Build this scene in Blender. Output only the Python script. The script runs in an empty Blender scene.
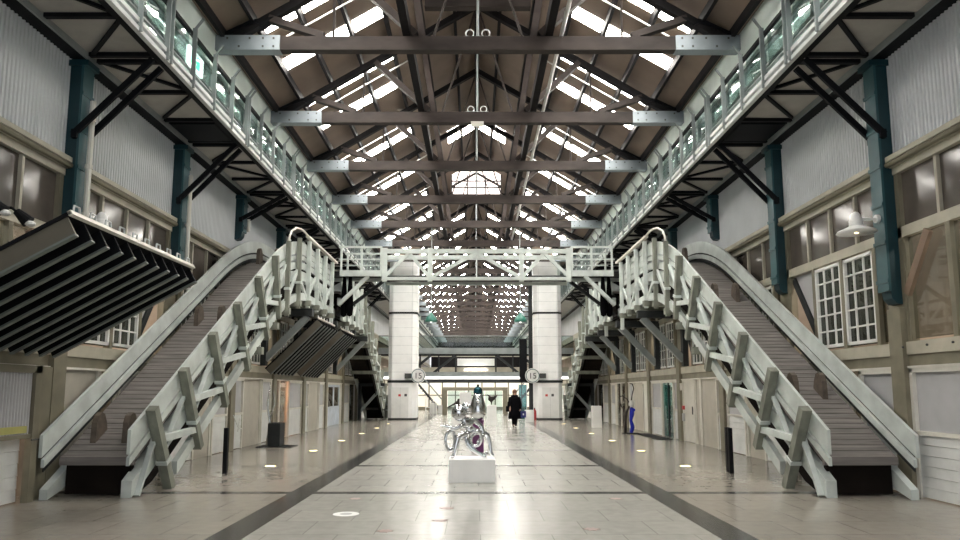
import bpy, bmesh, math, random
from mathutils import Vector, Matrix, Euler
random.seed(7)
S = bpy.context.scene
COL = S.collection
ORG = {}
R = math.radians
ORD = ['nearest', 'second', 'third', 'fourth', 'fifth', 'sixth', 'seventh', 'eighth', 'ninth', 'tenth', 'eleventh', 'twelfth',
       'thirteenth', 'fourteenth', 'fifteenth', 'sixteenth', 'seventeenth', 'eighteenth', 'nineteenth', 'twentieth',
       'twenty first', 'twenty second', 'twenty third', 'twenty fourth', 'twenty fifth', 'twenty sixth', 'twenty seventh',
       'twenty eighth', 'twenty ninth', 'thirtieth']

# ------------------------------------------------------------------ materials
def nmat(name):
    m = bpy.data.materials.new(name); m.use_nodes = True
    nt = m.node_tree
    return m, nt, nt.nodes['Principled BSDF']

def mat(name, col, rough=.6, metal=0., var=.18, scale=3., bump=0., spec=.5, stretch=None, bscale=None):
    m, nt, b = nmat(name)
    tc = nt.nodes.new('ShaderNodeTexCoord')
    src = tc.outputs['Object']
    if stretch:
        mp = nt.nodes.new('ShaderNodeMapping'); mp.inputs['Scale'].default_value = stretch
        nt.links.new(src, mp.inputs['Vector']); src = mp.outputs['Vector']
    n = nt.nodes.new('ShaderNodeTexNoise'); n.inputs['Scale'].default_value = scale; n.inputs['Detail'].default_value = 5
    nt.links.new(src, n.inputs['Vector'])
    rp = nt.nodes.new('ShaderNodeValToRGB')
    rp.color_ramp.elements[0].position = .3; rp.color_ramp.elements[1].position = .7
    rp.color_ramp.elements[0].color = (*[c * (1 - var) for c in col], 1)
    rp.color_ramp.elements[1].color = (*[min(1, c * (1 + var)) for c in col], 1)
    nt.links.new(n.outputs['Fac'], rp.inputs['Fac'])
    nt.links.new(rp.outputs['Color'], b.inputs['Base Color'])
    b.inputs['Roughness'].default_value = rough; b.inputs['Metallic'].default_value = metal
    b.inputs['Specular IOR Level'].default_value = spec
    if bump:
        bp = nt.nodes.new('ShaderNodeBump'); bp.inputs['Strength'].default_value = bump; bp.inputs['Distance'].default_value = .01
        nt.links.new(n.outputs['Fac'], bp.inputs['Height']); nt.links.new(bp.outputs['Normal'], b.inputs['Normal'])
    return m

def emit(name, col, strength):
    m, nt, b = nmat(name)
    b.inputs['Base Color'].default_value = (*col, 1)
    b.inputs['Emission Color'].default_value = (*col, 1); b.inputs['Emission Strength'].default_value = strength
    return m

def glass(name, tint, refl=.12, clear=.85):
    m, nt, b = nmat(name)
    nt.nodes.remove(b)
    out = nt.nodes['Material Output']
    t = nt.nodes.new('ShaderNodeBsdfTransparent'); t.inputs['Color'].default_value = (*[c * clear for c in tint], 1)
    g = nt.nodes.new('ShaderNodeBsdfGlossy'); g.inputs['Roughness'].default_value = .02
    lw = nt.nodes.new('ShaderNodeLayerWeight'); lw.inputs['Blend'].default_value = .5
    fr = nt.nodes.new('ShaderNodeMath'); fr.operation = 'POWER'; fr.inputs[1].default_value = 5
    nt.links.new(lw.outputs['Facing'], fr.inputs[0])
    ad = nt.nodes.new('ShaderNodeMath'); ad.operation = 'ADD'; ad.inputs[1].default_value = refl; ad.use_clamp = True
    nt.links.new(fr.outputs[0], ad.inputs[0])
    mx = nt.nodes.new('ShaderNodeMixShader')
    nt.links.new(ad.outputs[0], mx.inputs[0]); nt.links.new(t.outputs[0], mx.inputs[1]); nt.links.new(g.outputs[0], mx.inputs[2])
    nt.links.new(mx.outputs[0], out.inputs['Surface'])
    return m

M = {}
M['pale'] = mat('pale_grey_green_paint', (.53, .575, .55), .5, var=.16, scale=2.5)
M['cream'] = mat('cream_paint', (.66, .64, .575), .5, var=.08)
M['post'] = mat('weathered_post_timber', (.19, .20, .165), .65, var=.3, scale=5, stretch=(1, 1, .4))
M['deck'] = mat('weathered_deck_planks', (.16, .145, .135), .6, var=.38, scale=4, stretch=(.3, 3, 3), bump=.2)
M['darkwood'] = mat('shade_black_timber', (.008, .006, .005), .8, spec=.08, var=.3)  # near-black, with the shade under the conveyors put into the colour
M['cleat'] = mat('brown_cleat_timber', (.10, .078, .06), .6, var=.3, scale=9)
M['truss'] = mat('old_truss_timber', (.040, .031, .028), .65, spec=.25, var=.4, scale=3.5, stretch=(.4, 1, 1))
M['trussdark'] = mat('dark_roof_timber', (.010, .009, .010), .7, spec=.15, var=.3)
M['roof'] = mat('brown_roof_boarding', (.165, .122, .092), .65, var=.14, scale=1.5)
M['steelplate'] = mat('galvanised_plate', (.25, .285, .31), .45, metal=.3, var=.12)
M['bolt'] = mat('dark_bolt', (.05, .05, .05), .5)
M['teal'] = mat('deep_teal_paint', (.006, .036, .046), .42, var=.2)
M['teallight'] = mat('dusty_teal_paint', (.03, .092, .105), .42, var=.2)
M['black'] = mat('black_steel', (.006, .0065, .008), .55, spec=.12, var=.2)
M['charcoal'] = mat('charcoal_paint', (.026, .029, .03), .6, spec=.2, var=.2)
M['soffit'] = mat('grey_soffit_boards', (.37, .355, .325), .7, var=.1)
M['corr'] = mat('pale_corrugated_sheet', (.60, .62, .635), .45, var=.1, scale=.8, metal=.1)
M['khaki'] = mat('khaki_paint', (.185, .168, .118), .55, var=.16)
M['khakilight'] = mat('light_khaki_paint', (.42, .395, .315), .5, var=.12)
M['clap'] = mat('white_clapboard_paint', (.68, .69, .675), .5, var=.08)
M['panel'] = mat('grey_infill_panel', (.42, .42, .43), .6, var=.06)
M['beige'] = mat('beige_panel', (.44, .41, .35), .6, var=.08)
M['white'] = mat('white_paint', (.76, .76, .74), .45, var=.05)
M['towerwhite'] = mat('white_wall_panels', (.90, .90, .89), .5, var=.03)
M['mint'] = mat('mint_glass_fascia', (.70, .78, .74), .3, var=.16, scale=1.2)
M['railgrey'] = mat('grey_rail_paint', (.22, .245, .245), .45, var=.12)
M['lightgrey'] = mat('light_grey_steel', (.56, .585, .58), .4, var=.08)
M['chrome'] = mat('polished_chrome', (.66, .68, .70), .04, metal=1, var=.02)
M['silver'] = mat('brushed_silver', (.66, .68, .69), .16, metal=1, var=.05)
M['tealmetal'] = mat('teal_lacquer', (.008, .06, .08), .2, metal=.6)
M['purple'] = mat('purple_plinth_paint', (.085, .012, .075), .45)
M['blue'] = mat('ultramarine_lacquer', (.012, .02, .42), .25)
M['bronze'] = mat('dark_bronze', (.03, .025, .022), .35, metal=.6)
M['red'] = mat('signal_red', (.45, .02, .02), .4)
M['skin'] = mat('skin', (.45, .27, .2), .5, var=.05)
M['hair'] = mat('brown_hair', (.16, .075, .04), .55)
M['coat'] = mat('black_cloth', (.004, .004, .005), .95, spec=.05)
M['navy'] = mat('navy_cloth', (.02, .022, .13), .7)
M['warmwood'] = mat('red_brown_furniture', (.16, .05, .03), .5)
M['brace'] = mat('brown_timber_brace', (.21, .145, .10), .6, var=.2)
M['interior'] = mat('shop_interior_brown', (.33, .275, .225), .7, var=.45, scale=.9)
M['interiorlight'] = mat('gallery_interior', (.62, .65, .62), .7, var=.35, scale=.7)
M['greendome'] = mat('green_enamel', (.03, .16, .12), .35)
M['flapside'] = mat('olive_brown_plate', (.10, .09, .068), .6, var=.12)
M['sticker'] = mat('faded_red_sticker', (.21, .13, .11), .45)
M['glass'] = glass('window_glass', (.72, .75, .74), .05)
M['darkglass'] = glass('smoked_glass', (.36, .42, .42), .06)
M['clearglass'] = glass('balustrade_glass', (.82, .90, .88), .05, .92)
M['joint'] = mat('panel_joint', (.62, .63, .63), .6)
M['filmglass'] = mat('brown_film_glass', (.10, .085, .072), .10, var=.35, scale=1.1, spec=.6)
M['sky'] = emit('daylit_translucent_sheet', (1., .955, .88), 27.)
M['warmlamp'] = emit('warm_lamp', (1., .62, .25), 9.)
M['amberlamp'] = emit('amber_lamp', (1., .30, .10), 7.)
M['floorlamp'] = emit('floor_uplight', (1., .80, .36), 5.)
M['whitelamp'] = emit('white_strip_lamp', (1., .97, .92), 3.)
M['litwall'] = emit('lit_end_glazing', (.95, .92, .82), .20)
M['exit'] = emit('green_sign_light', (.08, .8, .42), 1.6)
M['exitwhite'] = emit('white_sign_light', (.85, 1, .92), 1.3)

def floor_material():
    m, nt, b = nmat('polished_stone_tiles')
    N = nt.nodes.new; L = nt.links.new
    geo = N('ShaderNodeNewGeometry'); sep = N('ShaderNodeSeparateXYZ'); L(geo.outputs['Position'], sep.inputs[0])
    def math_(op, a, c=None, v=None):
        n = N('ShaderNodeMath'); n.operation = op
        if hasattr(a, 'links') or not isinstance(a, (int, float)): L(a, n.inputs[0])
        else: n.inputs[0].default_value = a
        if c is not None: L(c, n.inputs[1])
        if v is not None: n.inputs[1].default_value = v
        return n.outputs[0]
    ax = math_('ABSOLUTE', sep.outputs['X'])
    dx = math_('ABSOLUTE', math_('SUBTRACT', math_('ABSOLUTE', math_('SUBTRACT', sep.outputs['X'], v=.012)), v=2.81))
    st = math_('LESS_THAN', dx, v=.20)
    yy = math_('PINGPONG', math_('SUBTRACT', sep.outputs['Y'], v=11.20), v=3.97 / 2)
    sy = math_('LESS_THAN', yy, v=.12)
    stripe = math_('MAXIMUM', st, sy)
    outer = math_('GREATER_THAN', ax, v=2.8)
    br = N('ShaderNodeTexBrick'); br.offset = .5; br.inputs['Scale'].default_value = 1.
    br.inputs['Brick Width'].default_value = .8; br.inputs['Row Height'].default_value = .8
    br.inputs['Mortar Size'].default_value = .006; br.inputs['Mortar Smooth'].default_value = .2
    br.inputs['Color1'].default_value = (.41, .40, .37, 1); br.inputs['Color2'].default_value = (.375, .365, .34, 1)
    br.inputs['Mortar'].default_value = (.25, .245, .225, 1)
    L(geo.outputs['Position'], br.inputs['Vector'])
    br2 = N('ShaderNodeTexBrick'); br2.offset = .5; br2.inputs['Scale'].default_value = 1.
    br2.inputs['Brick Width'].default_value = .8; br2.inputs['Row Height'].default_value = .8
    br2.inputs['Mortar Size'].default_value = .004
    br2.inputs['Color1'].default_value = (.315, .29, .25, 1); br2.inputs['Color2'].default_value = (.285, .265, .23, 1)
    br2.inputs['Mortar'].default_value = (.18, .165, .14, 1)
    L(geo.outputs['Position'], br2.inputs['Vector'])
    mx = N('ShaderNodeMixRGB'); L(outer, mx.inputs[0]); L(br.outputs['Color'], mx.inputs[1]); L(br2.outputs['Color'], mx.inputs[2])
    no = N('ShaderNodeTexNoise'); no.inputs['Scale'].default_value = 6.5; no.inputs['Detail'].default_value = 8
    L(geo.outputs['Position'], no.inputs['Vector'])
    rp = N('ShaderNodeValToRGB'); rp.color_ramp.elements[0].color = (.82, .82, .82, 1); rp.color_ramp.elements[1].color = (1.15, 1.15, 1.15, 1)
    L(no.outputs['Fac'], rp.inputs[0])
    mu = N('ShaderNodeMixRGB'); mu.blend_type = 'MULTIPLY'; mu.inputs[0].default_value = 1
    L(mx.outputs[0], mu.inputs[1]); L(rp.outputs[0], mu.inputs[2])
    m2 = N('ShaderNodeMixRGB'); L(stripe, m2.inputs[0]); L(mu.outputs[0], m2.inputs[1]); m2.inputs[2].default_value = (.06, .06, .058, 1)
    L(m2.outputs[0], b.inputs['Base Color'])
    r2 = N('ShaderNodeValToRGB'); r2.color_ramp.elements[0].color = (.165,) * 3 + (1,); r2.color_ramp.elements[1].color = (.20,) * 3 + (1,)
    L(no.outputs['Fac'], r2.inputs[0]); L(r2.outputs[0], b.inputs['Roughness'])
    b.inputs['Specular IOR Level'].default_value = .42
    return m
M['floor'] = floor_material()

# ------------------------------------------------------------------ mesh helpers
class MB:
    def __init__(s, xf=None):
        s.V = []; s.F = []; s.xf = xf
    def add(s, vs, fs):
        o = len(s.V); s.V += [Vector(v) for v in vs]; s.F += [[i + o for i in f] for f in fs]; return s
    def box(s, x0, x1, y0, y1, z0, z1):
        return s.add([(x, y, z) for x in (x0, x1) for y in (y0, y1) for z in (z0, z1)],
                     [(0, 1, 3, 2), (4, 6, 7, 5), (0, 4, 5, 1), (2, 3, 7, 6), (0, 2, 6, 4), (1, 5, 7, 3)])
    def bar(s, p, q, w, h=None, up=(0, 0, 1)):
        h = h or w; p = Vector(p); q = Vector(q); d = (q - p).normalized(); u = Vector(up)
        if abs(d.dot(u)) > .98: u = Vector((0, 1, 0))
        a = d.cross(u).normalized(); b = a.cross(d).normalized()
        vs = [c + a * (w / 2 * i) + b * (h / 2 * j) for c in (p, q) for i, j in ((-1, -1), (1, -1), (1, 1), (-1, 1))]
        return s.add(vs, [(0, 1, 2, 3), (7, 6, 5, 4), (0, 4, 5, 1), (1, 5, 6, 2), (2, 6, 7, 3), (3, 7, 4, 0)])
    def tube(s, pts, r, n=8, closed=False):
        pts = [Vector(p) for p in pts]; k = len(pts)
        rs = r if isinstance(r, (list, tuple)) else [r] * k
        vs = []; ref = None
        for i, p in enumerate(pts):
            if closed: d = pts[(i + 1) % k] - pts[i - 1]
            else: d = pts[min(i + 1, k - 1)] - pts[max(i - 1, 0)]
            d.normalize()
            if ref is None:
                ref = Vector((0, 0, 1)) if abs(d.z) < .9 else Vector((1, 0, 0))
            a = d.cross(ref)
            if a.length < 1e-4: a = d.cross(Vector((0, 1, 0)))
            a.normalize(); b = a.cross(d).normalized(); ref = b
            vs += [p + a * (rs[i] * math.cos(t)) + b * (rs[i] * math.sin(t)) for t in [2 * math.pi * j / n for j in range(n)]]
        fs = []
        for i in range(k if closed else k - 1):
            j2 = (i + 1) % k
            for j in range(n): fs.append((i * n + j, i * n + (j + 1) % n, j2 * n + (j + 1) % n, j2 * n + j))
        if not closed: fs += [tuple(range(n)), tuple(range((k - 1) * n, k * n))]
        return s.add(vs, fs)
    def lathe(s, c, prof, n=24):
        c = Vector(c); vs = []; fs = []
        for r, z in prof:
            vs += [c + Vector((max(r, 1e-3) * math.cos(2 * math.pi * j / n), max(r, 1e-3) * math.sin(2 * math.pi * j / n), z)) for j in range(n)]
        for i in range(len(prof) - 1):
            for j in range(n): fs.append((i * n + j, i * n + (j + 1) % n, (i + 1) * n + (j + 1) % n, (i + 1) * n + j))
        fs += [tuple(range(n)), tuple(range((len(prof) - 1) * n, len(prof) * n))]
        return s.add(vs, fs)
    def ball(s, c, r, sc=(1, 1, 1), n=16):
        st = len(s.V)
        k = n // 2
        s.lathe((0, 0, 0), [(r * math.sin(math.pi * i / k), -r * math.cos(math.pi * i / k)) for i in range(k + 1)], n)
        for i in range(st, len(s.V)):
            v = s.V[i]; s.V[i] = Vector((v.x * sc[0] + c[0], v.y * sc[1] + c[1], v.z * sc[2] + c[2]))
        return s
    def prism(s, pts, a, b, axis='y'):
        n = len(pts)
        def P(u, v, t):
            return {'y': (u, t, v), 'x': (t, u, v), 'z': (u, v, t)}[axis]
        vs = [P(u, v, a) for u, v in pts] + [P(u, v, b) for u, v in pts]
        fs = [tuple(range(n)), tuple(range(2 * n - 1, n - 1, -1))] + [(i, (i + 1) % n, n + (i + 1) % n, n + i) for i in range(n)]
        return s.add(vs, fs)
    def sweep(s, x0, x1, ys, ztop, zbot):
        vs = []; fs = []
        for y in ys:
            a, b = ztop(y), zbot(y)
            vs += [(x0, y, b), (x1, y, b), (x1, y, a), (x0, y, a)]
        for i in range(len(ys) - 1):
            o = i * 4
            for j in range(4): fs.append((o + j, o + (j + 1) % 4, o + 4 + (j + 1) % 4, o + 4 + j))
        e = (len(ys) - 1) * 4
        fs += [(0, 1, 2, 3), (e, e + 3, e + 2, e + 1)]
        return s.add(vs, fs)
    def build(s, name, m, parent=None, loc=None, smooth=False):
        V = [Vector(s.xf(v)) for v in s.V] if s.xf else s.V
        if parent is not None: org = ORG[parent.name]
        elif loc is not None: org = Vector(loc)
        else:
            lo = [min(v[i] for v in V) for i in range(3)]; hi = [max(v[i] for v in V) for i in range(3)]
            org = Vector(((lo[0] + hi[0]) / 2, (lo[1] + hi[1]) / 2, lo[2]))
        me = bpy.data.meshes.new(name)
        me.from_pydata([v - org for v in V], [], s.F)
        bm = bmesh.new(); bm.from_mesh(me); bmesh.ops.recalc_face_normals(bm, faces=bm.faces); bm.to_mesh(me); bm.free()
        me.materials.append(M[m] if isinstance(m, str) else m)
        if smooth:
            for p in me.polygons: p.use_smooth = True
        o = bpy.data.objects.new(name, me); COL.objects.link(o)
        ORG[o.name] = org
        if parent is not None: o.parent = parent
        else: o.location = org
        return o

def tag(o, label, cat, group=None):
    o['label'] = label; o['category'] = cat
    if group: o['group'] = group
    return o
def struct(o):
    o['kind'] = 'structure'; return o
def thing(name, loc, label=None, cat=None, group=None):
    o = bpy.data.objects.new(name, None); o.empty_display_size = .2
    COL.objects.link(o); o.location = loc; ORG[o.name] = Vector(loc)
    if label: tag(o, label, cat, group)
    return o
def dup(root, delta, label=None, group=None):
    r = root.copy(); COL.objects.link(r); r.location = Vector(root.location) + Vector(delta)
    ORG[r.name] = Vector(r.location)
    for ch in list(root.children):
        c = ch.copy(); COL.objects.link(c); c.parent = r
        for g in list(ch.children):
            d = g.copy(); COL.objects.link(d); d.parent = c
    if label: r['label'] = label
    if group: r['group'] = group
    return r
def bevel(o, w=.01):
    b = o.modifiers.new('bevel', 'BEVEL'); b.width = w; b.segments = 2; b.limit_method = 'ANGLE'
    return o
def mirror(sd):
    return (lambda p: (sd * p[0], p[1], p[2]))
def wallside(sd):
    return (lambda p: (sd * (p[0] + .12), p[1], p[2]))
def SIDE(sd): return 'right' if sd > 0 else 'left'

BAY = 3.95
PY0 = 10.9          # first stanchion in view
TY0 = 13.8          # first truss in view
def bayword(i): return ORD[i] + ' bay'

# ------------------------------------------------------------------ floor
struct(MB().box(-9, 9, -8, 104, -.2, 0).build('floor', 'floor'))

# ------------------------------------------------------------------ roof
EV, SL = 5.5, .6
def zr(x): return 9.05 + SL * (EV - abs(x))
Y0R, Y1R = -6.0, 103.
for sd in (-1, 1):
    mb = MB(mirror(sd))
    mb.prism([(0, zr(0)), (EV + .25, zr(EV + .25)), (EV + .25, zr(EV + .25) + .08), (0, zr(0) + .08)], Y0R, Y1R, 'y')
    struct(mb.build('ceiling', 'roof'))
# purlins
PX = [.62, 1.45, 2.3, 3.12, 3.95, 4.75, 5.35]
for sd in (-1, 1):
    for i, x in enumerate(PX):
        mb = MB(mirror(sd)).prism([(x - .04, zr(x - .04) - .002), (x + .04, zr(x + .04) - .002), (x + .04, zr(x) - .17), (x - .04, zr(x) - .17)], Y0R, Y1R, 'y')
        tag(mb.build('roof_purlin', 'trussdark'), 'dark timber purlin running along the %s roof slope, %s from the ridge' % (SIDE(sd), 'first' if i == 0 else ORD[i]), 'purlin', 'roof purlins')
# longitudinal runners beside the queen posts and the ridge pipe
for sd in (-1, 1):
    tag(MB(mirror(sd)).box(1.42, 1.58, Y0R, Y1R, 9.02, 9.30).build('runner_beam', 'trussdark'),
        'dark timber runner laid along the truss chords on the %s of the middle' % SIDE(sd), 'beam')
tag(MB().tube([(1.78, Y0R, 9.12), (1.78, 40, 9.12)], .045).build('conduit_pipe', 'white'), 'long white pipe running along the truss chords right of the middle', 'pipe')
tag(MB().box(-.07, .07, Y0R, Y1R, zr(0) - .32, zr(0) - .08).build('ridge_beam', 'trussdark'), 'dark timber ridge beam along the top of the roof', 'beam')

# trusses
def make_truss(y, bolts=True):
    t = thing('roof_truss', (0, y, 8.7))
    mb = MB().box(-5.5, 5.5, y - .1, y + .1, 8.70, 9.0); mb.build('bottom_chord', 'truss', t)
    for sd in (-1, 1):
        X = mirror(sd)
        p = MB(X).box(4.15, 5.5, y - .125, y + .125, 8.69, 9.01).build('steel_plate', 'steelplate', t)
        if bolts:
            for x, z in ((4.28, 8.76), (4.28, 8.94), (4.5, 8.76), (4.5, 8.94), (4.78, 8.94), (5.0, 8.76), (5.25, 8.94)):
                MB(X).box(x - .018, x + .018, y - .14, y - .12, z - .018, z + .018).build('bolt', 'bolt', p)
        MB(X).prism([(0, zr(0) - .165), (5.3, zr(5.3) - .165), (5.3, zr(5.3) - .35), (0, zr(0) - .35)], y - .08, y + .08, 'y').build('rafter', 'trussdark', t)
        MB(X).prism([(5.5, 9.0), (4.3, zr(4.3) - .34), (4.55, zr(4.55) - .38), (4.78, 9.36), (5.2, 9.08), (5.3, 9.0)], y - .11, y + .11, 'y').build('eave_haunch', 'black', t)
        MB(X).bar((1.17, y, 9.0), (1.5, y, zr(1.5) - .3), .15, .2, (0, 1, 0)).build('queen_post', 'truss', t)
        MB(X).bar((1.3, y, 9.06), (2.75, y, zr(2.75) - .28), .14, .18, (0, 1, 0)).build('brace', 'truss', t)
        MB(X).bar((3.25, y, 9.03), (4.42, y, zr(4.42) - .27), .14, .18, (0, 1, 0)).build('brace', 'truss', t)
        MB(X).tube([(3.05, y, 9.0), (3.05, y, zr(3.05) - .4)], .03, 6).build('tie_rod', 'truss', t)
        MB(X).tube([(.06, y, 11.9), (.95, y, 9.0)], .028, 6).build('tie_rod', 'truss', t)
    MB().tube([(0, y, 12.0), (0, y, 9.0)], .032, 6).build('king_rod', 'railgrey', t)
    return t
NT = 23
t0 = make_truss(TY0)
t6 = make_truss(TY0 + BAY * 6, False)
tag(t6, 'brown timber roof truss spanning the hall, seventh from the front', 'roof truss', 'roof trusses across the hall')
tag(t0, 'nearest brown timber roof truss in view, spanning the whole hall', 'roof truss', 'roof trusses across the hall')
for k in range(-2, NT):
    if k in (0, 6): continue
    if k < 0: dup(t0, (0, BAY * k, 0), 'brown timber roof truss overhead, just out of the top of the view' if k == -1 else 'brown timber roof truss behind the viewpoint')
    else: dup(t0 if k < 6 else t6, (0, BAY * (k if k < 6 else k - 6), 0), 'brown timber roof truss spanning the hall, %s from the front' % ORD[k])

# skylight strips
def make_strip(sd, y, w, xs, name='skylight_strip'):
    t = thing(name, (sd * 3.5, y, zr(3.5)))
    for a, b in xs:
        MB(mirror(sd)).prism([(a, zr(a) - .012), (b, zr(b) - .012), (b, zr(b) + .0), (a, zr(a) + .0)], y - w / 2, y + w / 2, 'y').build('sheet', 'sky', t)
    return t
segs = [(2.36, 3.06), (3.18, 3.89), (4.01, 4.70)]
segs2 = [(.70, 1.39), (1.51, 2.24)] + segs
for sd in (-1, 1):
    a = make_strip(sd, TY0 + 2.25, .50, segs)
    tag(a, 'wide daylit sheet strip in the %s roof slope behind the nearest truss' % SIDE(sd), 'skylight', 'wide skylight strips on the %s roof slope' % SIDE(sd))
    b = make_strip(sd, TY0 + .62 + BAY, .26, segs)
    tag(b, 'thin daylit strip in the %s roof slope just behind the second truss' % SIDE(sd), 'skylight', 'thin skylight strips on the %s roof slope' % SIDE(sd))
    for k in range(-3, NT):
        if k < 0:
            dup(a, (0, BAY * k, 0), 'wide daylit sheet strip in the %s roof slope overhead, in front of the nearest truss' % SIDE(sd)); continue
        if k == 6: far = make_strip(sd, TY0 + 2.25 + BAY * 6, .5, segs2); tag(far, 'wide daylit sheet strip in the %s roof slope behind the seventh truss' % SIDE(sd), 'skylight', 'wide skylight strips on the %s roof slope' % SIDE(sd)); continue
        if k: dup(a if k < 6 else far, (0, BAY * (k if k < 6 else k - 6), 0), 'wide daylit sheet strip in the %s roof slope behind the %s truss' % (SIDE(sd), ORD[k]))
        if k == 0: dup(b, (0, -BAY, 0), 'thin daylit strip in the %s roof slope just behind the nearest truss' % SIDE(sd))
        if k > 1: dup(b, (0, BAY * (k - 1), 0), 'thin daylit strip in the %s roof slope just behind the %s truss' % (SIDE(sd), ORD[k]))
    for k in range(0, 8):
        y = TY0 + .9 + BAY * k
        c = MB(mirror(sd)).tube([(1.9, y, zr(1.9) - .24), (4.85, y, zr(4.85) - .24)], .02, 6).build('white_rod', 'white')  # thin white rod just under the roof slope
        tag(c, 'slim white rod climbing the %s roof slope behind the %s truss' % (SIDE(sd), ORD[k]), 'conduit', 'white rods under the roof')
# glazed lantern ends near the ridge
def lantern(y, label):
    t = thing('glazed_lantern_end', (0, y, 10.28), label, 'roof lantern', 'glazed lantern ends')
    MB().box(-1.2, 1.2, y - .1, y + .1, 10.22, 10.40).build('sill_beam', 'truss', t)
    MB().prism([(-1.12, 10.40), (1.12, 10.40), (1.12, 11.32), (.3, 11.8), (-.3, 11.8), (-1.12, 11.32)], y + .0, y + .02, 'y').build('glazing', 'sky2', t)
    fr = MB()
    for x in (-1.12, -.4, 0, .4, 1.12): fr.box(x - .03, x + .03, y - .05, y - .0, 10.4, 11.3)
    for z in (10.72, 11.02): fr.box(-1.12, 1.12, y - .045, y - .0, z - .025, z + .025)
    fr.bar((-1.12, y - .03, 10.75), (0, y - .03, 11.4), .09, .06, (0, 1, 0)); fr.bar((1.12, y - .03, 10.75), (0, y - .03, 11.4), .09, .06, (0, 1, 0))
    fr.build('frame', 'truss', t)
M['sky2'] = emit('daylit_lantern_glass', (1., .88, .84), 1.1)
lantern(14.75, 'glazed lantern end under the ridge directly above the nearest truss')
lantern(30.3, 'bright glazed lantern end under the ridge beyond the fourth truss')
for sd in (-1, 1):
    t = make_strip(sd, 26.6, 1.3, [(.10, .56), (.68, 1.15)], 'ridge_skylight')
    tag(t, 'short bright ridge skylight on the %s of the ridge beam, before the far lantern' % SIDE(sd), 'skylight')
# chain hoists / lamp clusters on the ridge rods
for k in (0, 1):
    y = TY0 + BAY * k
    t = thing('hoist_block', (0, y - .12, 9.0), 'pair of small steel pulley wheels on the chord of the %s truss' % ORD[k], 'pulley')
    for x in (-.17, .17):
        MB().tube([(x + .085 * math.cos(a), y - .02, 9.10 + .085 * math.sin(a)) for a in [i * math.pi / 8 for i in range(16)]], .014, 6, True).build('wheel', 'lightgrey', t)
    MB().box(-.3, .3, y - .05, y + .05, 9.0, 9.03).build('mount', 'lightgrey', t)
tag(MB().box(-.17, .17, 17.62, 17.65, 8.58, 8.72).build('notice_plate', 'cream'), 'small cream plate under the middle of the second truss', 'plate')

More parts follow.
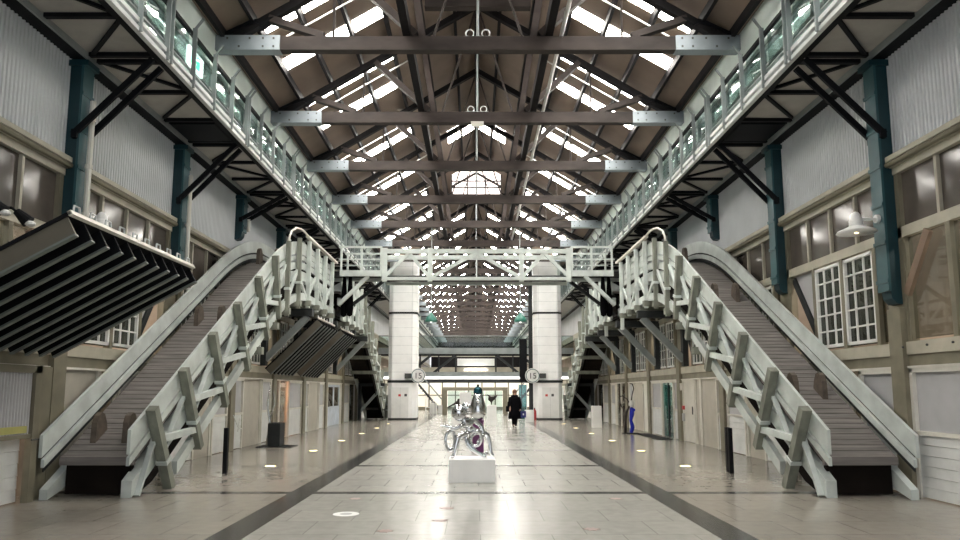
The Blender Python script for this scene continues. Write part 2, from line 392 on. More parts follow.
# ------------------------------------------------------------------ upper galleries
GX, GZ, WX = 5.2, 7.05, 6.6
NB = 24
YB0, YB1 = PY0 - 4 * BAY, 102.
winno = [0]
for sd in (-1, 1):
    X = mirror(sd); s = SIDE(sd)
    struct(MB(X).box(5.3, 6.75, YB0, YB1, GZ + .08, GZ + .14).build('trim_1' if sd < 0 else 'trim_2', 'soffit'))
    struct(MB(X).box(5.5, 5.75, YB0, YB1, 8.28, 9.12).build('wall_upper_' + s, 'mint'))
    struct(MB(X).box(7.4, 7.6, YB0, YB1, GZ + .14, 9.12).build('wall_gallery_' + s, 'interiorlight'))
    struct(MB(X).box(5.75, 7.6, YB0, YB1, 9.06, 9.14).build('ceiling_gallery_' + s, 'interiorlight'))
    # gallery deck edge: one thing with beam, cross members, diagonals
    t = thing('upper_gallery', (sd * GX, YB0, GZ), 'dark steel floor frame of the upper gallery along the %s wall' % s, 'gallery')
    MB(X).box(5.16, 5.24, YB0, YB1, GZ - .02, GZ + .05).box(5.16, 5.24, YB0, YB1, GZ + .12, GZ + .19).box(5.22, 5.28, YB0, YB1, GZ + .03, GZ + .15).build('edge_beam', 'lightgrey', t)
    MB(X).box(5.24, 5.34, YB0, YB1, GZ - .03, GZ + .08).build('edge_channel', 'black', t)
    MB(X).box(6.46, 6.74, YB0, YB1, GZ - .02, GZ + .08).build('wall_channel', 'black', t)
    MB(X).box(6.43, 6.46, YB0, YB1, GZ - .03, GZ + .08).build('wall_rail', 'railgrey', t)
    for k in range(-2, 8):
        for j in range(3):
            y = PY0 + BAY * k + BAY / 3 * j
            for dy in ((-.12, .12) if j == 0 else (0,)):
                MB(X).box(5.3, 6.4, y + dy - .04, y + dy + .04, GZ + .01, GZ + .075).build('cross_beam', 'black', t)
            a, b = (5.36, 6.36) if (j + k) % 2 else (6.36, 5.36)
            MB(X).bar((a, y + .12, GZ + .045), (b, y + BAY / 3 - .12, GZ + .045), .06, .05).build('diagonal', 'black', t)
    for k in (0,):
        y = PY0 + BAY * k + 2.68
        MB(X).box(5.42, 6.34, y + .07, y + 1.05, GZ - .0, GZ + .07).build('recess_panel', 'black', t)
    # railing
    rl = thing('gallery_railing', (sd * 5.2, YB0, GZ + .19), 'grey steel and glass railing along the %s gallery edge' % s, 'railing')
    MB(X).box(5.19, 5.25, YB0, YB1, GZ + .98, GZ + 1.05).build('top_rail', 'black', rl)
    MB(X).box(5.2, 5.24, YB0, YB1, GZ + .30, GZ + .33).build('bottom_rail', 'railgrey', rl)
    npost = 0
    for k in range(-2, 10):
        for j in range(4):
            y = PY0 + BAY * k + BAY / 4 * j
            for dy in ((-.07, .07) if j == 0 else (0,)):
                po = MB(X); po.box(5.12, 5.20, y + dy - .016, y + dy + .016, GZ - .02, GZ + 1.12)
                po.bar((5.16, y + dy, GZ + 1.1), (5.02, y + dy, GZ + 1.30), .035, .035)
                po.build('post', 'railgrey', rl)
            MB(X).box(5.225, 5.235, y + .09, y + BAY / 4 - .09, GZ + .34, GZ + .97).build('glass_panel', 'clearglass', rl)
    # glazing of the upper rooms
    for k in range(-2, 22):
        winno[0] += 1
        y0 = PY0 + BAY * k
        w = thing('window_%d' % winno[0], (sd * 5.6, y0, GZ + .14)); struct(w)
        fr = MB(X)
        for j in range(4): fr.box(5.58, 5.66, y0 + BAY / 4 * j - .03, y0 + BAY / 4 * j + .03, GZ + .14, 8.28)
        fr.box(5.57, 5.67, y0, y0 + BAY, 8.22, 8.28); fr.box(5.57, 5.67, y0, y0 + BAY, GZ + .14, GZ + .22); fr.box(5.585, 5.655, y0, y0 + BAY, 7.85, 7.89)
        fr.build('frame', 'railgrey', w)
        MB(X).box(5.61, 5.62, y0, y0 + BAY, GZ + .2, 8.25).build('pane', 'clearglass', w)
    # fascia stays: short vertical joints on the mint fascia
    for k in range(-1, 9):
        y0 = PY0 + BAY * k
        tag(MB(X).box(6.2, 6.4, y0 + .9, y0 + 2.9, 9.0, 9.05).build('ceiling_light', 'whitelamp'), 'white ceiling light in the %s upper rooms, %s along' % (s, 'nearest the viewpoint, out of view' if k < 0 else ORD[k]), 'ceiling light', 'ceiling lights in the upper rooms')

# green running-man sign behind the left railing
t = thing('exit_sign', (-5.42, 12.8, 7.85), 'small lit green and white exit sign behind the left gallery railing', 'sign')
MB().box(-5.56, -5.50, 12.45, 13.15, 7.80, 8.16).build('case', 'exitwhite', t)
MB().box(-5.50, -5.494, 12.55, 12.95, 7.85, 8.10).build('green_panel', 'exit', t)
x_ = -5.49
pic = MB().ball((x_, 12.77, 8.06), .025, n=8).bar((x_, 12.76, 8.04), (x_, 12.73, 7.96), .045, .004, (1, 0, 0)).bar((x_, 12.73, 7.96), (x_, 12.65, 7.89), .022, .004, (1, 0, 0)).bar((x_, 12.73, 7.96), (x_, 12.80, 7.90), .022, .004, (1, 0, 0)).bar((x_, 12.83, 8.0), (x_, 12.66, 8.0), .02, .004, (1, 0, 0))
pic.build('running_figure', 'exitwhite', t)

# ------------------------------------------------------------------ side walls
YW0, YW1 = PY0 - 4 * BAY, 102.
def clapboards(mb, y0, y1, z0, z1, x=6.58, h=.155):
    z = z0
    while z < z1 - .02:
        zt = min(z + h, z1)
        mb.prism([(x - .012, z), (x - .004, zt - .006), (x + .04, zt - .006), (x + .04, z)], y0, y1, 'y'); z += h
    return mb
for sd in (-1, 1):
    X = wallside(sd); s = SIDE(sd)
    w = thing('wall_' + s, (sd * WX, YW0, 0)); struct(w)
    # corrugated cladding
    mb = MB(X); n = 0; p = .085; vs = []; y = YW0
    prof = [(0, 0), (.30, 0), (.42, -.022), (.72, -.022), (.84, 0)]
    pts = []
    while y < 44:
        for f, d in prof: pts.append((y + f * p, 6.60 + d))
        y += p
    pts.append((44, 6.6)); pts.append((YW1, 6.6))
    vs = [(x, yy, z) for yy, x in pts for z in (5.30, 7.1)]
    fs = [(2 * i, 2 * i + 1, 2 * i + 3, 2 * i + 2) for i in range(len(pts) - 1)]
    mb.add(vs, fs); mb.build('corrugated_cladding', 'corr', w)
    MB(X).box(6.63, 6.8, YW0, YW1, 5.05, 7.2).build('backing', 'charcoal', w)
    # cornice, beams
    MB(X).box(6.44, 6.66, YW0, YW1, 5.26, 5.34).box(6.50, 6.66, YW0, YW1, 5.16, 5.26).box(6.54, 6.66, YW0, YW1, 5.05, 5.16).build('cornice', 'khakilight', w)
    MB(X).tube([(6.47, YW0, 5.21), (6.47, 44, 5.21)], .05, 8).build('pipe', 'khaki', w)
    MB(X).box(6.56, 6.72, YW0, YW1, 4.01, 4.18).build('transom_rail', 'khakilight', w)
    MB(X).box(6.53, 6.74, YW0, YW1, 2.16, 2.36).build('sill_beam', 'khakilight', w)
    MB(X).box(6.56, 6.74, YW0, YW1, 1.98, 2.16).build('shopfront_beam', 'khaki', w)
    MB(X).box(6.52, 6.60, YW0, YW1, 1.95, 1.985).build('drip_edge', 'cream', w)
    struct(MB(X).box(8.6, 8.8, YW0, YW1, 0, 7.1).build('wall_shop_' + s, 'interior'))
    struct(MB(X).box(6.8, 8.8, YW0, YW1, 5.08, 5.2).build('ceiling_shop_' + s, 'interior'))
    for k in range(-3, 23):
        y = PY0 + BAY * k
        pb = MB(X).box(6.47, 6.72, y - .17, y + .17, 0, 2.9); pb.build('timber_post', 'khaki', w)
        if k < 9:
            MB(X).box(6.56, 6.72, y - .22, y + .22, 2.36, 5.1).build('wall_post', 'khaki', w)
            MB(X).box(6.74, 8.7, y - .05, y + .05, 0, 5.1).build('party_wall', 'interior', w)

# stanchions in teal steel
def make_stanchion(sd, y, zb, lab):
    X = lambda p: (sd * (p[0] + .19), p[1], p[2])
    t = thing('steel_stanchion', (sd * 6.64, y, zb), lab, 'stanchion', 'teal stanchions along the walls')
    web = MB(X); web.prism([(6.56, zb), (6.40, zb + .02), (6.33, zb + .10), (6.31, zb + .22), (6.31, 7.02), (6.56, 7.02)], y - .12, y + .12, 'y')
    web.build('web', 'teal', t)
    fl = MB(X); fl.box(6.27, 6.31, y - .15, y + .15, zb + .22, 6.98)
    z = zb + .35
    while z < 6.9:
        fl.box(6.25, 6.27, y - .16, y + .16, z, z + .06); z += .62
    fl.build('front_flange', 'teallight', t)
    MB(X).box(6.2, 6.56, y - .17, y + .17, 6.9, 6.99).build('cap', 'teal', t)
    return t
zbs = {0: 2.95, 1: 3.68, 2: 5.75, 3: 6.2, 4: 6.2, 5: 5.75, 6: 4.2, 7: 2.95, -1: 2.95}
for sd in (-1, 1):
    for k in range(-1, 8):
        make_stanchion(sd, PY0 + BAY * k, zbs[k], 'deep teal steel stanchion on the %s wall, %s' % (SIDE(sd), 'beside the viewpoint' if k < 0 else ORD[k] + ' from the front'))
    for k in range(-1, 8):
        y = PY0 + BAY * k
        t = thing('gallery_bracket', (sd * 6.3, y, 5.7), 'dark steel bracket propping the %s gallery, %s' % (SIDE(sd), 'beside the viewpoint' if k < 0 else ORD[k] + ' from the front'), 'bracket', 'gallery brackets')
        X = wallside(sd)
        for dy in (-.16, .16):
            MB(X).bar((6.44, y + dy, 5.72 if k not in (2, 3, 4, 5) else 6.3), (5.22, y + dy, 7.0), .05, .10).build('strut', 'black', t)
        MB(X).box(6.36, 6.455, y - .2, y + .2, 5.66 if k not in (2, 3, 4, 5) else 6.24, 5.80 if k not in (2, 3, 4, 5) else 6.36).build('shoe', 'black', t)
# white downpipes on the left stanchions
for k in range(0, 3):
    y = PY0 + BAY * k
    t = thing('downpipe', (-6.37, y, zbs[k] + .3), 'slim cream downpipe on the %s teal stanchion of the left wall' % ORD[k], 'pipe', 'downpipes on the left wall')
    MB().tube([(-6.37, y + .02, zbs[k] + .25), (-6.37, y + .02, 6.35)], .045, 8).build('pipe', 'cream', t)
    for z in (3.6, 4.4, 5.2, 6.0):
        if z > zbs[k] + .4: MB().tube([(-6.37, y + .02, z), (-6.37, y + .02, z + .07)], .06, 8).build('clip', 'cream', t)

# windows between the stanchions
def sash(X, w, y0, y1, z0, z1, x=6.60, cols=3, rows=5):
    f = MB(X); b = .055
    f.box(x - .03, x + .02, y0, y0 + b, z0, z1).box(x - .03, x + .02, y1 - b, y1, z0, z1).box(x - .03, x + .02, y0, y1, z0, z0 + b).box(x - .03, x + .02, y0, y1, z1 - b, z1)
    o = f.build('sash', 'white', w)
    m = MB(X)
    for i in range(1, cols): yy = y0 + (y1 - y0) * i / cols; m.box(x - .02, x + .01, yy - .014, yy + .014, z0 + b, z1 - b)
    for i in range(1, rows): zz = z0 + (z1 - z0) * i / rows; m.box(x - .02, x + .01, y0 + b, y1 - b, zz - .014, zz + .014)
    m.build('glazing_bars', 'white', o)
def window_bay(sd, k):
    winno[0] += 1
    X = wallside(sd); y0 = PY0 + BAY * k + .22; y1 = y0 + BAY - .44
    w = thing('window_%d' % winno[0], (sd * 6.62, y0, 2.36)); struct(w)
    L = y1 - y0
    fr = MB(X)
    for i in range(1, 4): fr.box(6.57, 6.66, y0 + L * i / 4 - .03, y0 + L * i / 4 + .03, 4.18, 5.06)
    fr.build('mullion', 'khakilight', w)
    MB(X).box(6.625, 6.635, y0, y1, 4.18, 5.06).build('upper_pane', 'filmglass', w)
    j = MB(X)
    ja, jb, jc, jd = y0 + .42, y0 + 1.42, y0 + 2.42, y1 - .02
    for yy in (ja - .05, jb, jc + .05): j.box(6.56, 6.68, yy - .05, yy + .05, 2.36, 4.01)
    j.box(6.57, 6.66, y0 - .02, y0 + .05, 2.36, 4.01).box(6.57, 6.66, y1 - .05, y1 + .02, 2.36, 4.01)
    j.build('jamb', 'khaki', w)
    if k == -1 or k == -2:
        MB(X).box(6.625, 6.635, y0, y1, 2.4, 4.0).build('pane', 'glass', w)
    else:
        sash(X, w, ja + .0, jb - .05, 2.42, 3.98); sash(X, w, jb + .05, jc, 2.42, 3.98)
        MB(X).box(6.625, 6.635, ja, jc, 2.4, 4.0).build('pane', 'darkglass', w)
        MB(X).box(6.632, 6.64, y0, ja - .05, 2.4, 4.0).build('pane', 'glass', w)
        # propped open panel beyond the sashes
        MB(X).prism([(jc + .12, 4.0), (jd - .05, 4.0), (jc + .12, 2.75)], 6.66, 6.69, 'x').build('open_panel', 'panel', w)
        MB(X).bar((6.64, jd - .05, 3.95), (6.64, jc + .15, 2.7), .14, .05, (1, 0, 0)).build('stay', 'charcoal', w)
    MB(X).bar((6.55 if k == -1 else 6.68, y1 - .65, 3.98), (6.55 if k == -1 else 6.68, y1 - .05, 3.1), .14, .06, (1, 0, 0)).build('timber_brace', 'brace', w) if k < 0 else None
for sd in (-1, 1):
    for k in range(-2, 8): window_bay(sd, k)

# ------------------------------------------------------------------ shopfronts
doorno = [0]
def shopfront(sd, k, items):
    X = wallside(sd); w = bpy.data.objects['wall_' + SIDE(sd)]
    yb = PY0 + BAY * k + .17; L = BAY - .34
    for a, b, kind in items:
        y0, y1 = yb + L * a, yb + L * b
        if kind == 'panel':
            f = MB(X).box(6.54, 6.66, y0, y0 + .07, 0, 1.95).box(6.54, 6.66, y1 - .07, y1, 0, 1.95).box(6.54, 6.66, y0, y1, .94, 1.0).box(6.54, 6.66, y0, y1, 1.88, 1.95)
            f.build('panel_frame', 'cream', w)
            MB(X).box(6.60, 6.64, y0 + .07, y1 - .07, 1.0, 1.88).build('infill_panel', 'panel', w)
            clapboards(MB(X), y0 + .07, y1 - .07, .02, .94).build('clapboard', 'clap', w)
        elif kind == 'beige':
            MB(X).box(6.60, 6.66, y0, y1, 0, 1.95).build('infill_panel', 'beige', w)
            MB(X).box(6.57, 6.66, y0, y0 + .08, 0, 1.95).box(6.57, 6.66, y1 - .08, y1, 0, 1.95).build('panel_frame', 'cream', w)
        elif kind in ('door', 'glassdoor', 'bluedoor'):
            doorno[0] += 1
            d = thing('door_%d' % doorno[0], (sd * 6.6, (y0 + y1) / 2, 0)); struct(d)
            MB(X).box(6.55, 6.68, y0, y0 + .06, 0, 1.95).box(6.55, 6.68, y1 - .06, y1, 0, 1.95).box(6.55, 6.68, y0, y1, 1.89, 1.95).build('door_frame', 'cream', d)
            if kind == 'door':
                MB(X).box(6.59, 6.64, y0 + .06, y1 - .06, .01, 1.89).build('door_leaf', 'cream', d)
            elif kind == 'bluedoor':
                lf = MB(X); ym = (y0 + y1) / 2
                for u, v in ((y0 + .06, ym - .005), (ym + .005, y1 - .06)):
                    lf.box(6.58, 6.63, u, u + .1, .01, 1.89).box(6.58, 6.63, v - .1, v, .01, 1.89).box(6.58, 6.63, u + .1, v - .1, .01, .9).box(6.58, 6.63, u + .1, v - .1, 1.78, 1.89)
                lf.build('door_leaf', M['bluewhite'], d)
                MB(X).box(6.6, 6.61, y0 + .1, y1 - .1, .9, 1.8).build('door_glass', 'glass', d)
            else:
                MB(X).box(6.60, 6.62, y0 + .06, y1 - .06, .01, 1.89).build('door_glass', M['tealglass'], d)
                MB(X).box(6.58, 6.64, (y0 + y1) / 2 - .03, (y0 + y1) / 2 + .03, .01, 1.89).build('door_leaf', 'charcoal', d)
            MB(X).tube([(6.53, y0 + .16, .88), (6.53, y0 + .16, 1.12)], .016, 6).build('door_handle', 'bolt', d)
        elif kind == 'glass':
            MB(X).box(6.62, 6.63, y0, y1, .02, 1.95).build('shop_glass', 'glass', w)
            MB(X).box(6.58, 6.66, y0, y0 + .05, 0, 1.95).box(6.58, 6.66, y1 - .05, y1, 0, 1.95).build('panel_frame', 'cream', w)
M['bluewhite'] = mat('pale_blue_door_paint', (.52, .58, .66), .4)
M['tealglass'] = glass('teal_tinted_glass', (.25, .55, .56), .12)
# right wall, near to far
shopfront(1, -2, [(0, .33, 'panel'), (.33, .66, 'panel'), (.66, 1, 'panel')])
shopfront(1, -1, [(0, .33, 'panel'), (.33, .66, 'panel'), (.66, 1, 'panel')])
shopfront(1, 0, [(0, .30, 'panel'), (.30, .42, 'glass'), (.42, .72, 'door'), (.72, 1, 'panel')])
shopfront(1, 1, [(0, .35, 'panel'), (.35, .65, 'beige'), (.65, 1, 'panel')])
shopfront(1, 2, [(0, .12, 'panel'), (.12, .52, 'beige'), (.52, .66, 'beige'), (.66, 1, 'door')])
shopfront(1, 3, [(0, .2, 'panel'), (.2, .6, 'glassdoor'), (.6, 1, 'panel')])
shopfront(1, 4, [(0, .3, 'door'), (.3, .75, 'beige'), (.75, 1, 'panel')])
shopfront(1, 5, [(0, .4, 'glass'), (.4, .7, 'glass'), (.7, 1, 'panel')])
shopfront(1, 6, [(0, .5, 'panel'), (.5, 1, 'glass')])
shopfront(-1, -2, [(0, .33, 'panel'), (.33, .66, 'panel'), (.66, 1, 'panel')])
shopfront(-1, -1, [(0, .40, 'panel'), (.40, .55, 'panel')])
shopfront(-1, 0, [(0, .33, 'beige'), (.33, .5, 'glass'), (.5, 1, 'panel')])
shopfront(-1, 1, [(0, .4, 'panel'), (.4, .7, 'beige'), (.7, 1, 'panel')])
shopfront(-1, 2, [(0, .25, 'panel'), (.25, .72, 'beige'), (.72, 1, 'panel')])
shopfront(-1, 3, [(0, .20, 'glass'), (.20, .50, 'glass'), (.50, 1, 'panel')])
shopfront(-1, 4, [(0, .22, 'panel'), (.22, .72, 'beige'), (.72, 1, 'panel')])
shopfront(-1, 5, [(0, .12, 'panel'), (.12, .92, 'bluedoor'), (.92, 1, 'panel')])
shopfront(-1, 6, [(0, .5, 'panel'), (.5, 1, 'glass')])
for sd in (-1, 1):
    for k in range(7, 22): shopfront(sd, k, [(0, .5, 'panel'), (.5, 1, 'panel')])
# near left door with reeded glass
d = thing('door_%d' % (doorno[0] + 1), (-6.5, 9.4, 0)); struct(d)
MB().box(-6.60, -6.50, 10.18, 10.32, 0, 1.97).box(-6.60, -6.50, 8.5, 8.62, 0, 1.97).box(-6.6, -6.5, 8.5, 10.32, 1.86, 1.97).box(-6.68, -6.6, 10.32, 10.76, 0, 1.97).box(-6.68, -6.6, 7.2, 8.5, 0, 1.97).box(-6.58, -6.52, 8.62, 10.18, .92, .98).build('door_frame', 'khaki', d)
clapboards(MB(wallside(-1)), 8.62, 10.18, .02, .92, x=6.56, h=.18).build('clapboard', 'clap', d)
rg = MB(); y = 8.62
while y < 10.17:
    rg.prism([(-6.56, y), (-6.54, y + .02), (-6.54, y + .04), (-6.56, y + .06)], .98, 1.86, 'z'); y += .065
rg.build('reeded_panel', M['panel'], d)
MB().box(-6.535, -6.53, 8.7, 10.1, 1.0, 1.10).build('yellow_film', mat('yellow_green_film', (.42, .40, .14), .4), d)
MB().tube([(-6.49, 10.25, .9), (-6.44, 10.25, .9), (-6.44, 10.08, .9)], .012, 6).build('door_handle', 'bolt', d)

# ------------------------------------------------------------------ conveyors
ZL = 6.05
def zb(y):
    if y <= 17.2: return .93 + .585 * (y - 10.35)
    z0 = .93 + .585 * 6.85
    u = min(y - 17.2, 3.8)
    return z0 + .585 * (u - u * u / 7.6)
def yr(a, b, n=40):
    return [a + (b - a) * i / n for i in range(n + 1)]
POSTS = [10.95, 12.05, 13.3, 14.6, 15.95, 17.25, 18.45, 19.6, 20.75, 21.9, 23.05, 24.2]
def conveyor(sd, far, label, cleats):
    yf = (lambda y: 51.4 - y) if far else (lambda y: y)
    X = lambda p: (sd * p[0], yf(p[1]), p[2])
    t = thing('bale_conveyor', (sd * 5.8, yf(10.6), 0), label, 'conveyor', 'timber wool conveyors')
    off = lambda d: (lambda y: zb(y) - d)
    END = 24.9
    MB(X).sweep(5.22, 5.27, yr(10.5, 21.3), off(0), off(.36)).build('side_board', 'pale', t)
    MB(X).sweep(5.22, 5.27, yr(10.5, 21.3), off(.41), off(.53)).build('side_board', 'pale', t)
    MB(X).sweep(6.46, 6.51, yr(10.38, END), off(0), off(.33)).build('side_board', 'pale', t)
    MB(X).sweep(6.44, 6.49, yr(10.42, END), off(.38), off(.50)).build('side_board', 'pale', t)
    MB(X).sweep(6.495, 6.51, yr(10.5, END), off(.30), off(.62)).build('inner_board', 'charcoal', t)
    # louvred panel on the level stretch
    lv = MB(X)
    for d in (.0, .19, .38, .57): lv.sweep(5.22, 5.26, yr(21.3, END, 4), off(d), off(d + .165))
    lv.build('louvre_panel', 'pale', t)
    MB(X).sweep(5.22, 5.27, yr(17.4, 21.3), off(.60), off(.80)).build('side_board', 'pale', t)
    # stringers
    MB(X).sweep(5.24, 5.40, yr(10.66, END), lambda y: zb(y) - .86, lambda y: max(zb(y) - 1.14, .0)).build('stringer', 'pale', t)
    MB(X).sweep(6.38, 6.50, yr(10.45, END), lambda y: zb(y) - .84, lambda y: max(zb(y) - 1.1, .0)).build('stringer', 'pale', t)
    MB(X).sweep(5.16, 5.26, yr(12.05, END), lambda y: zb(y) - 1.52, lambda y: max(zb(y) - 1.74, .0)).build('bottom_chord', 'pale', t)
    # deck of slats
    dk = MB(X); y = 10.85
    while y < END:
        sl = (zb(y + .06) - zb(y - .06)) / .12; dy = .155 / math.sqrt(1 + sl * sl)
        y2 = y + dy * .85
        dk.add([(x, yy, z) for x in (5.285, 6.435) for yy, z in ((y, zb(y) - .62), (y2, zb(y2) - .62), (y2, zb(y2) - .68), (y, zb(y) - .68))],
               [(0, 1, 2, 3), (7, 6, 5, 4), (0, 4, 5, 1), (1, 5, 6, 2), (2, 6, 7, 3), (3, 7, 4, 0)])
        y += dy
    dk.build('slatted_deck', 'deck', t)
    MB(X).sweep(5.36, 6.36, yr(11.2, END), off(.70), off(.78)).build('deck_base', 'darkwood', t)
    MB(X).sweep(5.41, 5.44, yr(11.0, END), lambda y: zb(y) - .70, lambda y: max(zb(y) - 1.6, .02)).build('gap_shade_board', 'darkwood', t)  # near-black sheet added so the gaps under the deck look shaded
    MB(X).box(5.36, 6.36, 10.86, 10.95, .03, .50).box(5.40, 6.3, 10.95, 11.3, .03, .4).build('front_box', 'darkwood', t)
    MB(X).box(5.30, 6.43, 10.78, 10.86, .47, .60).build('front_edge', 'deck', t)
    for x in (5.64, 6.14):
        for y in cleats:
            pts = [(y + .0, zb(y) - .64), (y + .34, zb(y + .34) - .64)]
            top = []
            for i in range(7):
                a = math.pi * i / 6
                top.append((y + .30 + .06 - .13 * math.cos(math.pi - a) - .06, zb(y + .2) - .36 + .10 * math.sin(a)))
            MB(X).prism([pts[0]] + [(y + .02, zb(y) - .30), (y + .07, zb(y) - .19), (y + .16, zb(y) - .14), (y + .24, zb(y) - .17), (y + .31, zb(y) - .30)] + [pts[1]], x - .045, x + .045, 'x').build('cleat', 'cleat', t)
    # posts on the hall side
    an = math.atan(.585)
    tops = []
    for y in POSTS:
        if y < 17.9:
            k = 1 if y < 16.5 else .5
            a = an * k; zt = zb(y) + .05; ln = 1.62 if y > 12 else 1.55
            p = Vector((5.13, y, zt)); q = p + Vector((0, math.sin(a) * ln, -math.cos(a) * ln))
            if q.z < .0: q = p + (q - p) * (p.z / (p.z - q.z))
        else:
            p = Vector((5.13, y, zb(y) + .10)); q = Vector((5.13, y, zb(y) - (1.95 if y < 23.5 else 2.3)))
        pw = .15 if y < 17.9 else .115
        o = MB(X).bar(p, q, pw, pw, (0, 1, 0)).build('post', 'pale' if y > 20 else 'post', t)
        m_ = p + (q - p) * .62
        d_ = (q - p).normalized()
        MB(X).bar(m_, m_ + d_ * .07, pw + .035, pw + .035, (0, 1, 0)).build('collar', 'pale', o)
        tops.append((p, q))
    # diagonals and ties
    for i in range(len(tops) - 1):
        (p, q), (p2, q2) = tops[i], tops[i + 1]
        a = p + (q - p) * .55; b = q2 + (p2 - q2) * .02
        if POSTS[i] < 17.9:
            a0 = p + (q - p) * .50; e = q2 + (p2 - q2) * .10
            if i == 0:
                MB(X).bar(Vector((5.2, 10.75, .02)), p + (q - p) * .36 + Vector((.07, 0, 0)), .05, .085, (1, 0, 0)).build('diagonal', 'pale', t)
            o5 = Vector((.07, 0, 0))
            MB(X).bar(p + (q - p) * .66 + o5, p2 + (q2 - p2) * .30 + o5, .05, .085, (1, 0, 0)).build('diagonal', 'pale', t)
            if i < 5: MB(X).bar(p + (q - p) * .38, p2 + (q2 - p2) * .76, .10, .11).build('tie', 'pale', t)
        else:
            lo, hi = (p, q2) if i % 2 else (p2, q)
            MB(X).bar(Vector((5.18, lo.y, lo.z - .95)), Vector((5.18, hi.y, hi.z + .28)), .11, .06, (1, 0, 0)).build('diagonal', 'pale', t)
    for y in [16.2, 17.4] + [v for v in POSTS if v > 18]:
        z = zb(y) - 1.9
        MB(X).box(5.04, 6.38, y - .09, y + .09, z, z + .17).build('joist', 'post', t)
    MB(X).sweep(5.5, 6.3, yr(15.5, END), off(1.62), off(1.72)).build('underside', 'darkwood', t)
    # white tube handrail
    if not far:
        hp = [(5.13, 18.45, zb(18.45) + .1), (5.13, 18.5, zb(18.45) + .25), (5.13, 18.7, 6.0), (5.13, 19.2, 6.20), (5.13, 19.7, 6.29), (5.13, 20.2, 6.30), (5.13, 20.6, 6.27)]
        MB(X).tube(hp, .032, 8).box(5.07, 5.19, 20.5, END, 6.22, 6.28).build('handrail', 'cream', t)
    return t
conveyor(1, False, 'pale timber bale conveyor climbing from the floor at the right, nearest on that side', [12.3, 16.1, 19.9])
conveyor(-1, False, 'pale timber bale conveyor climbing from the floor at the left, nearest on that side', [11.15, 14.95, 19.0])
conveyor(1, True, 'pale timber bale conveyor descending away beyond the bridge at the right', [12.3, 16.1])
conveyor(-1, True, 'pale timber bale conveyor descending away beyond the bridge at the left', [11.15, 14.95])

# supports under the level stretch
for sd in (-1, 1):
    X = mirror(sd); s = SIDE(sd)
    for i, y in enumerate((20.9 if sd < 0 else 21.4, 24.65, 28.4, 31.6)):
        t = thing('support_bracket', (sd * 6.4, y, 2.36), 'grey timber bracket under the raised conveyor on the %s, %s from the front' % (s, ORD[i]), 'bracket', 'brackets under the conveyors')
        MB(X).box(6.36, 6.52, y - .12, y + .12, 2.36, 4.0).build('wall_post', 'charcoal', t)
        MB(X).box(5.0, 6.5, y - .13, y + .13, 3.86, 4.08).build('beam', 'charcoal', t)
        MB(X).bar((6.40, y, 2.55), (5.15, y, 3.86), .2, .16, (0, 1, 0)).build('strut', M['railgrey'], t)
    t = thing('floor_bracket', (sd * 5.9, 37.6, 0), 'grey timber trestle under the descending conveyor on the %s' % s, 'trestle')
    MB(X).box(6.2, 6.36, 37.5, 37.7, 0, 1.85).build('post', 'charcoal', t)
    MB(X).box(4.95, 6.36, 37.5, 37.7, 1.85, 2.02).build('beam', 'charcoal', t)
    MB(X).bar((6.25, 37.6, .5), (5.05, 37.6, 1.85), .14, .16, (0, 1, 0)).build('strut', 'railgrey', t)

# loading flaps on the left wall (and their lifted tips)
def flap(y0, y1, xt, zt, label, n):
    t = thing('loading_flap', (-6.45, (y0 + y1) / 2, 2.25), label, 'loading flap', 'raised loading flaps')
    H = Vector((-6.45, 0, 2.16)); T = Vector((xt, 0, zt)); d = (T - H).normalized(); nn = Vector((-d.z, 0, d.x))
    if nn.z < 0: nn = -nn
    def slab(mb, a, b, ya, yb2, lo, hi):
        p = H + d * a; q = H + d * b
        mb.prism([((p + nn * lo).x, (p + nn * lo).z), ((q + nn * lo).x, (q + nn * lo).z), ((q + nn * hi).x, (q + nn * hi).z), ((p + nn * hi).x, (p + nn * hi).z)], ya, yb2, 'y')
    L = (T - H).length
    mb = MB(); slab(mb, 0, L, y0, y1, .16, .20); mb.build('plate', 'black', t)
    for i in range(n + 1):
        y = y0 + (y1 - y0 - .07) * i / n
        mb = MB(); slab(mb, 0, L - .06, y + .02, y + .05, -.05, .16)
        jo = mb.build('joist', 'flapside' if i == 0 else 'black', t)  # black webs carry the shade between the joists in their colour
        mb = MB(); slab(mb, 0, L - .06, y, y + .07, -.075, -.05)
        mb.build('lit_edge', 'flaprib', jo)  # paler strip added as the lit bottom edge of the joist
    mb = MB(); slab(mb, L - .03, L + .015, y0, y1, .15, .205); mb.build('tip_rail', 'cream', t)
    for i in range(n):
        y = y0 + (y1 - y0) * (i + .5) / n
        p = T + nn * .24
        MB().tube([(p.x, y - .06, p.z - .02), (p.x, y - .05, p.z + .05), (p.x, y + .05, p.z + .05), (p.x, y + .06, p.z - .02)], .012, 6).build('lifting_ring', 'lightgrey', t)
    return t
M['flaprib'] = mat('lit_joist_edge_grey_green', (.13, .15, .14), .5, var=.15)  # light on the joist bottoms, put into a paler tone
flap(7.2, 10.46, -4.30, 3.34, 'large dark slatted loading flap raised on the near left wall', 10)
flap(21.5, 24.1, -4.85, 3.75, 'dark loading flap raised under the left conveyor, nearer of two', 6)
flap(25.2, 27.9, -4.85, 3.75, 'dark loading flap raised under the left conveyor, farther of two', 6)

